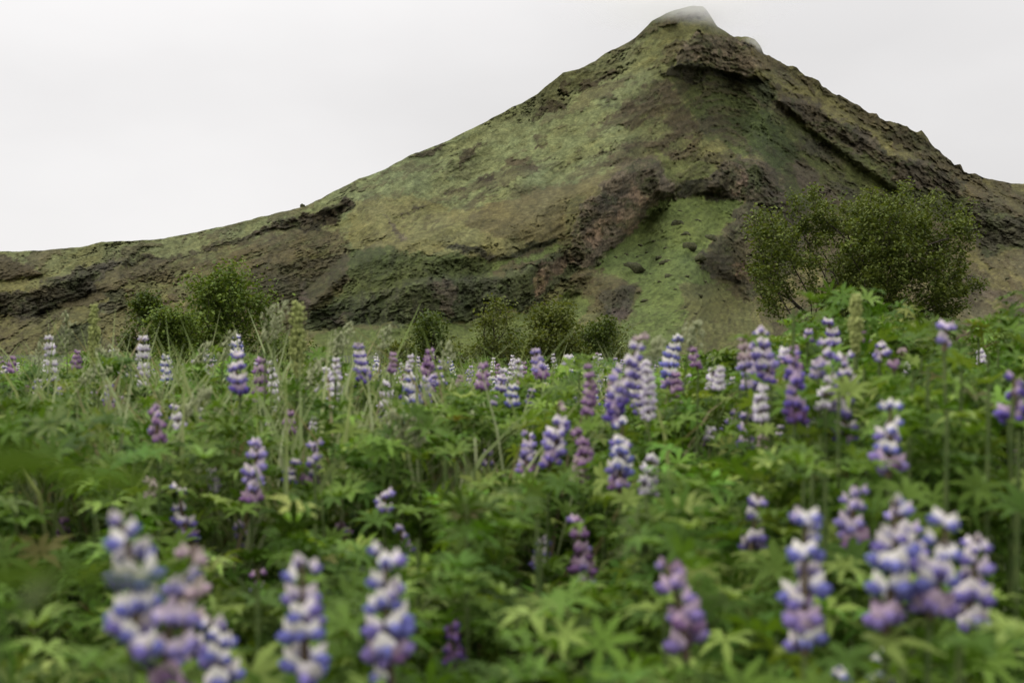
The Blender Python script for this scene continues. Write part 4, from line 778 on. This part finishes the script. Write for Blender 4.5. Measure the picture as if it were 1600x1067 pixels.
for k in range(1800):                                   # tufts, thickest left of the middle
    y0 = r.uniform(1.9, 8.5); px = r.choice([r.normal(400, 190), r.uniform(-100, 1150)], p=[.72, .28]); x0 = (px - CX) / FPX * y0; m = r.integers(5, 12)
    xs += list(x0 + r.normal(0, .05, m)); ys += list(y0 + r.normal(0, .05, m)); hs += list(float(canopy(np.array(x0), np.array(y0))) + r.normal(.12, .075, m))
xs, ys, hs = map(np.array, (xs, ys, hs)); V, F, cc = blades(len(xs), xs, ys, hs, r, .0036)
tag(build('meadow_grass', V, F, M_GRASS, col=cc), 'arching pale grass blades between the lupins', 'grass', kind='stuff')
x, y = scatter(9000, 10, 46, r); h = .42 + r.normal(.0, .12, len(x)); V, F, cc = blades(len(x), x, y, h, r, .012)
tag(build('meadow_grass', V, F, M_GRASS, col=cc), 'low rough grass beyond the lupin meadow, between the bushes', 'grass', kind='stuff')

# tall grass stalks one can count
def grass_stalk(px0, py0, px1, py1, d, headpx, label, rr):
    """from a foot at px0 below py0 to a tip at px1, py1"""
    a, b = P(px0, py0, d), P(px1, py1, d + rr.uniform(-.05, .05)); foot = np.array([a[0] - .02, a[1], 0.0]); root = empty('grass_stalk', foot, label, 'grass', 'tall grass stalks')
    mid = (a + b) / 2 + np.array([(a[0] - b[0]) * .18, 0, abs(b[0] - a[0]) * .25]); pts = np.array([foot, foot * .4 + a * .6, a, mid, b])
    q = np.linspace(0, 1, 12); cur = np.stack([np.interp(q, np.linspace(0, 1, 5), pts[:, i]) for i in range(3)], 1)
    for _ in range(2): cur[1:-1] = (cur[:-2] + 2 * cur[1:-1] + cur[2:]) / 4
    v, f = tube(cur - foot, np.linspace(.0022, .0010, 12), 5); build('stem', v, f, M_STEM, parent=root, smooth=True)
    L = headpx * d / FPX; dirv = cur[-1] - cur[-3]; dirv /= np.linalg.norm(dirv); H = []
    n_ = 46
    for i in range(n_):
        q = i / n_; p = cur[-1] - dirv * L * (1 - q) - foot; w_ = .0078 * math.sin(math.pi * (.1 + .85 * q)) + .001; off = rr.normal(0, 1, 3) * w_; off -= dirv * (off @ dirv)
        H.append(ellipsoid(p + off, (.0021, .0021, .0062), 4, 3, rotm(rr.normal(0, .4), rr.normal(.2, .4), 0)))
    v, f = join(H); build('seed_head', v, f, M_SEED, col=np.repeat((np.array([[.27, .29, .16]]) * rr.uniform(.8, 1.2, (n_, 1))), len(v) // n_, 0), parent=root)
    V, F, cc = blades(2, np.array([.0, .01]), np.array([.0, .01]), np.array([a[2] * .85, a[2] * .95]), rr, .004, .25)
    for j in range(2): build('blade', V[j * 8:j * 8 + 8], F[:3], M_GRASS, col=cc[j * 8:j * 8 + 8], parent=root)
    return root
for row in ((106, 560, 103, 486, 3.2, 60, 'straight grass stalk left of the first seed stalk'), (414, 560, 428, 476, 2.6, 62, 'grass stalk with the left one of two tall plumes by the large bush'), (424, 560, 447, 470, 2.6, 66, 'grass stalk with the right one of two tall plumes by the large bush'),
            (532, 570, 550, 504, 2.8, 50, 'grass plume tallest in front of the base cliff'), (524, 570, 532, 522, 2.8, 44, 'short grass plume left of the tallest one'), (592, 575, 611, 510, 2.8, 48, 'slanting grass plume right of the narrow tiered lupin'),
            (1068, 590, 1091, 502, 2.2, 40, 'grass stalk leaning right over the gully grass'), (1008, 660, 1030, 528, 2.1, 30, 'grass stalk bent over beside the tallest lupin'), (695, 590, 702, 535, 2.6, 46, 'thin grass stalk right of the slim mauve lupin'),
            (345, 580, 368, 518, 2.9, 50, 'grass stalk leaning right before the large bush'), (308, 590, 330, 535, 2.9, 46, 'grass stalk in the thick tuft before the large bush'), (60, 585, 62, 535, 3.4, 40, 'short grass stalk at the far left'),
            (215, 600, 150, 548, 3.0, 40, 'grass stalk arching left at the first seed stalk'), (640, 740, 612, 640, 1.9, 60, 'pale thick grass stem leaning left in the middle grass'), (660, 735, 640, 650, 1.9, 50, 'pale grass stem right of the thick leaning one'),
            (470, 640, 505, 560, 2.4, 60, 'grass stalk arching right of the tiered lilac lupin'), (275, 700, 330, 610, 2.0, 60, 'drooping pale grass stalk above the leaning pink lupin'), (110, 640, 175, 575, 2.6, 60, 'drooping grass stalk at the left meadow edge')):
    grass_stalk(*row, r)

# dock stalks covered in green seeds
def dock(px, py0, py1, d, wpx, label, rr):
    top, bot = P(px, py0, d), P(px, py1, d); foot = np.array([bot[0], d, 0.0]); root = empty('dock_stalk', foot, label, 'plant', 'dock seed stalks')
    pts = np.array([foot, bot, (top + bot) / 2 + np.array([.004, 0, 0]), top]) - foot; v, f = tube(pts, [.005, .004, .003, .0012], 6); build('stem', v, f, M_STEM, parent=root, smooth=True)
    H, n_, w_ = [], 560, wpx * d / FPX / 2
    for i in range(n_):
        q = rr.random(); p = pts[3] * q + pts[1] * (1 - q); e = w_ * (math.sin(math.pi * (.12 + .8 * (1 - q))) ** .7) * (.35 + .65 * abs(math.sin(q * 19 + 3 * math.sin(q * 7)))) * math.sqrt(rr.random()); a = rr.uniform(0, 6.28)
        H.append(ellipsoid(p + np.array([e * math.cos(a), e * math.sin(a), .4 * e]), np.array([.0022, .0022, .0036]) * rr.uniform(.7, 1.3), 5, 3))
    v, f = join(H); k = len(v) // n_; col = np.array([.27, .30, .10]) * rr.uniform(.7, 1.25, (n_, 1)); build('seed_head', v, f, M_SEED, col=np.repeat(col, k, 0), parent=root)
    return root
dock(147, 478, 572, 3.2, 22, 'green seed stalk at the left meadow edge, left of the bushes', r); dock(465, 474, 590, 2.6, 34, 'broad pale green seed stalk right of the largest bush', r); dock(1337, 464, 556, 2.0, 26, 'yellow green seed stalk standing before the birch', r)

# ------------------------------------------------------------------ lupin blossoms
KIND = dict(bw=((.90, .86, .79), (.165, .170, .46)), vw=((.84, .77, .76), (.185, .150, .41)), pk=((.50, .35, .46), (.25, .135, .30)), li=((.68, .58, .66), (.28, .235, .52)), dk=((.20, .11, .23), (.11, .065, .22)),
            fd=((.52, .43, .39), (.42, .31, .36)), pl=((.86, .83, .80), (.52, .46, .60)), pv=((.54, .41, .52), (.235, .175, .41)), dv=((.50, .38, .52), (.13, .09, .36)))
def floret_geo(kd, var, seg=7, rings=5):
    """pea flower pointing along +X: a pointed keel inside two wings below, the folded banner turned back above"""
    top, low = map(np.array, KIND[kd]); rr = np.random.default_rng(var * 7 + 1); V, F, Cc = [], [], []
    def addp(v, f, c_): F.append(np.asarray(f) + sum(map(len, V))); V.append(np.asarray(v)); Cc.append(c_)
    for sgn in (-1, 1):                                # wings: long shells that meet at a lifted point
        v, f = [], []
        for i in range(rings + 1):
            q = i / rings; hw = .27 * math.sin(math.pi * min(1, .10 + .90 * q ** .85)) ** .75; 
            for j in range(4):
                b = (j / 3 - .5) * 2.3; v.append([.05 + .80 * q, sgn * (.03 + hw * 1.05 * math.cos(b)), -.08 + hw * 1.15 * math.sin(b) + .06 * q * q])
        for i in range(rings):
            for j in range(3): a = i * 4 + j; f += [[a, a + 1, a + 5], [a, a + 5, a + 4]]
        v = np.array(v); addp(v, f, low * (1 + .35 * np.clip(v[:, 2:3] * 2.0, -.4, 1)) * np.array([[1, 1, 1]]))
    v, f, n_ = [], [], max(3, rings)                   # banner
    for i in range(n_ + 1):
        q = i / n_; hw = (.12 + .44 * math.sin(math.pi * min(1, .12 + .80 * q)) ** .8) * rr.uniform(.95, 1.05)
        for j in range(5): u = j / 2 - 1; v.append([.44 + .38 * q - .22 * q * q - .98 * abs(u) ** 1.3 * hw, u * hw * .85, .00 + .74 * q - .14 * abs(u)])
    for i in range(n_):
        for j in range(4): a = i * 5 + j; f += [[a, a + 1, a + 6], [a, a + 6, a + 5]]
    v = np.array(v); t = np.clip((v[:, 2:3] - .06) / .22, 0, 1); addp(v, f, (low * .9 + .1 * top) * (1 - t) + top * t)
    v, f = ellipsoid((.08, 0, -.03), (.20, .11, .12), 5, 3); addp(v, f, np.tile(np.array([.13, .11, .08]), (len(v), 1)))
    return np.concatenate(V) * .0168, np.concatenate(F), np.concatenate(Cc)
FLO = {(kd, v): floret_geo(kd, v) for kd in KIND for v in range(2)}; FLO_ME = {k: mesh_data('floret', v, f, M_PETAL, col=c_, smooth=True) for k, (v, f, c_) in FLO.items()}
FLO_LO = {kd: floret_geo(kd, 0, 5, 2) for kd in KIND}
def whorl_mesh(kd, n_, rr, lo=False):
    V, F, Cc, o = [], [], [], 0
    for i in range(n_):
        v, f, c_ = FLO_LO[kd] if lo else FLO[(kd, i % 2)]; a = 2 * math.pi * i / n_ + rr.uniform(-.2, .2); s_ = rr.uniform(.88, 1.12)
        w_ = (v * s_ + np.array([.006, 0, 0])) @ (rotm(0, 0, a) @ rotm(rr.normal(0, .15), rr.normal(-.12, .15), 0)).T; w_[:, 2] += rr.normal(0, .002)
        V.append(w_); F.append(f + o); Cc.append(c_ * rr.uniform(.85, 1.15)); o += len(v)
    return np.concatenate(V), np.concatenate(F), np.concatenate(Cc)
rw = np.random.default_rng(5)
WH_ME = {(kd, i): mesh_data('whorl', *(lambda g: (g[0], g[1], M_PETAL, g[2]))(whorl_mesh(kd, 6, rw)), smooth=True) for kd in KIND for i in range(2)}
BELOW = dict(bw='bw', vw='vw', pk='pk', li='li', dk='dk', fd='li', pl='pl', pv='pv', dv='dk')
def lupin(px, top, bot, w_, kd, label, d, rr):
    a, b = P(px, top, d), P(px, bot, d); lean = rr.normal(0, .055, 2); L = a[2] - b[2]; sc_ = w_ * d / 92.0
    foot = np.array([b[0] + rr.normal(0, .03), d + rr.normal(0, .02), 0.0]); root = empty('lupin', foot, label, 'lupin', 'flowering lupins')
    B = b - foot; T = B + np.array([lean[0] * L * 3, lean[1] * L, L])
    v, f = tube([(0, 0, 0), B * .5 + np.array([rr.normal(0, .015), 0, 0]), B], [.0032 * sc_, .0026 * sc_, .0022 * sc_], 6); build('stem', v, f, M_STEM, parent=root, smooth=True)
    bow = rr.normal(0, .05) * L; n_ax = 8; ax = np.array([B + (T - B) * q + np.array([math.sin(q * 3) * bow, 0, 0]) for q in np.linspace(0, 1, n_ax)])
    bud = [tube(ax, np.linspace(.0036, .0014, n_ax) * sc_, 6)]
    v, f = bud[0]; spike = build('flower_spike', v, f, M_RACHIS, parent=root, smooth=True)
    gap = .0172 * sc_ * rr.uniform(.92, 1.12); n_w = max(1, int(round(L / gap)))
    for i in range(n_w):
        q = (i + .5) / n_w; c_ = B + (T - B) * q + np.array([math.sin(q * 3) * bow, 0, 0]); tip = (1 - q) * n_w
        size = sc_ * (.52 + .48 * min(1, tip / 3.2) ** .8) * (.92 if q < .15 and n_w > 4 else 1.0)
        k2 = kd
        if n_w > 3 and q < .28: k2 = {'bw': 'pv', 'vw': 'dv', 'li': 'pk', 'pk': 'pk', 'fd': 'li', 'pv': 'pk', 'dv': 'dk'}.get(kd, kd) if rr.random() < .6 else kd
        if kd == 'fd' and q > .7: k2 = 'fd'
        if kd == 'vw' and q > .88 and n_w > 4: k2 = 'fd' if rr.random() < .5 else 'li'
        if w_ >= 46:
            n_f = 6 if size > sc_ * .8 else 4; ph = rr.uniform(0, 6.28)
            for j in range(n_f):
                if rr.random() < .13: continue
                an = ph + 2 * math.pi * j / n_f + rr.uniform(-.22, .22); k3 = k2 if rr.random() < .78 else {'bw': 'vw', 'vw': 'li', 'li': 'vw', 'pv': 'pk', 'pk': 'pv'}.get(k2, k2)
                o = put('floret', FLO_ME[(k3, int(rr.integers(2)))], spike); s_ = size * rr.uniform(.78, 1.16)
                o.location = c_ + np.array([math.cos(an), math.sin(an), 0]) * .0058 * sc_ + np.array([0, 0, rr.normal(0, .0042 * sc_)]); o.scale = (s_,) * 3
                o.rotation_euler = (Matrix.Rotation(an, 3, 'Z') @ Matrix.Rotation(rr.normal(-.15 - .35 * max(0, 1 - tip / 3), .16), 3, 'Y') @ Matrix.Rotation(rr.normal(0, .2), 3, 'X')).to_euler()
        else:
            o = put('whorl', WH_ME[(k2, int(rr.integers(2)))], spike); o.location = c_; o.scale = (size,) * 3; o.rotation_euler = (rr.normal(0, .1), rr.normal(0, .1), rr.uniform(0, 6.28))
    z0 = float(canopy(np.array(foot[0]), np.array(d))) - .05; n_l = int(np.clip((b[2] - z0) / .022, 3, 7))
    for j in range(n_l):                               # leaf fans climb the stem to just below the blossom
        an = j * 2.4 + rr.uniform(-.5, .5); z_ = z0 + (b[2] - .012 - z0) * (j + .6) / n_l; p = B * (z_ / b[2]) + np.array([math.cos(an), math.sin(an), .15]) * .035 * sc_
        add_leaf(root, p, an, rr.uniform(.1, .7), rr.uniform(0, 6.28), .8 * sc_ * rr.uniform(.8, 1.1), rr)
    return root
rr = np.random.default_rng(91)
for (px, top, bot, w_, kd, lab), d in zip(LUP, LD): lupin(px, top, bot, w_, kd, lab, d, rr)

for (px, top, bot, w_, kd, lab), d in list(zip(LUP, LD)):
    for side_ in ((-1, 1) if 24 < w_ < 60 and top < 700 else ()):
        if rr.random() < .25: continue
        sh = side_ * w_ * rr.uniform(.7, 1.3); h_ = (bot - top) * rr.uniform(.4, .7); t_ = top + (bot - top) * rr.uniform(.15, .5)
        kk = str(rr.choice(['li', 'vw', 'pl', 'pk', 'fd'])); wh = 'in the left grass' if px < 620 else 'in the middle far group' if px < 900 else 'near the tallest lupin' if px < 1120 else 'in the right group'
        lb = f"lesser {dict(li='lilac', vw='violet', pl='white', pk='pink', fd='faded')[kk]} lupin {'left' if side_ < 0 else 'right'} of the {lab}"
        if len(lb.split()) > 16: lb = 'lesser lupin spike close beside a larger one ' + wh
        lupin(px + sh, t_, t_ + h_, min(45, w_ * rr.uniform(.6, .85)), kk, lb, d + rr.uniform(.05, .25), rr)['group'] = 'lesser lupins ' + wh
# far lupins: too small to show their parts
FAR = []
FARC = ['white', 'violet and white', 'lilac', 'white', 'pink', 'blue and white']
for kd in ('pl', 'vw', 'li', 'pl', 'pk', 'bw'):
    V, F, Cc, o = [], [], [], 0; m = rw.integers(4, 7)
    for i in range(m):
        v, f, c_ = whorl_mesh(kd, 5, rw, True); v = v * (1.0 if i < m - 1 else .7); v[:, 2] += -i * -.022; V.append(v); F.append(f + o); Cc.append(c_); o += len(v)
    v, f = tube([(0, 0, -.8), (0, 0, -.4), (0, 0, m * .022)], [.004, .004, .0015], 4); f = np.concatenate([f[:, [0, 1, 2]], f[:, [0, 2, 3]]]); V.append(v); F.append(f + o); Cc.append(np.tile([.10, .12, .05], (len(v), 1)))
    FAR.append(mesh_data('lupin', np.concatenate(V), np.concatenate(F), M_PETAL, col=np.concatenate(Cc), smooth=True))
x, y = scatter(285, 2.7, 9.5, rr, 1.04)
for i in range(len(x)):
    px = CX + FPX * x[i] / y[i]; 
    if y[i] < 3.4 and px < 260 or (820 < px < 1120 and y[i] < 5) or (px > 1120 and (y[i] < 4.5 or rr.random() < .5)): continue
    fi = int(rr.integers(len(FAR))); o = put('lupin', FAR[fi]); s_ = rr.uniform(.85, 1.2); h = float(canopy(x[i], y[i])); o.location = (x[i], y[i], h + rr.uniform(-.09, .01)); o.scale = (s_, s_, s_); o.rotation_euler = (rr.normal(0, .08), rr.normal(0, .08), rr.uniform(0, 6.28))
    wh = ('before the left slope' if px < 200 else 'before the left bushes' if px < 480 else 'before the base cliff' if px < 880 else 'before the green gully' if px < 1160 else 'before the birch' if px < 1500 else 'before the right slope')
    tag(o, f'small {FARC[fi]} lupin far back in the meadow {wh}', 'lupin', f'far {FARC[fi]} lupins {wh}')

# ------------------------------------------------------------------ broad leaves right in front of the lens, at the left edge
def blade_leaf(pts, wmax, col):
    q = np.linspace(0, 1, 14); pts = np.array(pts, float); c_ = np.stack([np.interp(q, np.linspace(0, 1, len(pts)), pts[:, i]) for i in range(3)], 1)
    for _ in range(3): c_[1:-1] = (c_[:-2] + 2 * c_[1:-1] + c_[2:]) / 4
    t = np.gradient(c_, axis=0); t /= np.linalg.norm(t, axis=1)[:, None]; n_ = np.cross(t, [0, 1.0, .25]); n_ /= np.linalg.norm(n_, axis=1)[:, None]; w_ = wmax * np.sin(np.pi * (.06 + .93 * q)) ** .8
    fold = np.cross(n_, t) * w_[:, None] * .3; V = np.stack([c_ - n_ * w_[:, None] + fold, c_, c_ + n_ * w_[:, None] + fold], 1).reshape(-1, 3); F = []
    for i in range(13):
        for j in range(2): a = i * 3 + j; F.append([a, a + 1, a + 4, a + 3])
    return V, np.array(F)
f0 = P(-40, 1000, .30); f0[2] = 0; root = empty('broad_leaved_plant', f0, 'out of focus plant with long broad leaves touching the left edge', 'plant')
st = [f0, P(-20, 1010, .30), P(70, 915, .30), P(95, 885, .30)]; v, f = tube(np.array(st) - f0, [.004, .003, .0026, .002], 6); build('stem', v, f, M_STEM, parent=root, smooth=True)
for pts, wm in (([P(-90, 735, .29), P(-20, 725, .29), P(50, 718, .29), P(112, 735, .29)], .0036), ([P(90, 752, .29), P(150, 745, .29), P(200, 748, .29), P(255, 765, .29)], .0025), ([P(85, 895, .29), P(160, 893, .29), P(240, 905, .29), P(335, 890, .29)], .0018), ([P(-60, 900, .29), P(0, 905, .29), P(60, 895, .29), P(95, 890, .29)], .0025)):
    v, f = blade_leaf(np.array(pts) - f0, wm, None); build('leaf', v, f, M_LEAF, col=G2 * .8, smooth=True, parent=root)
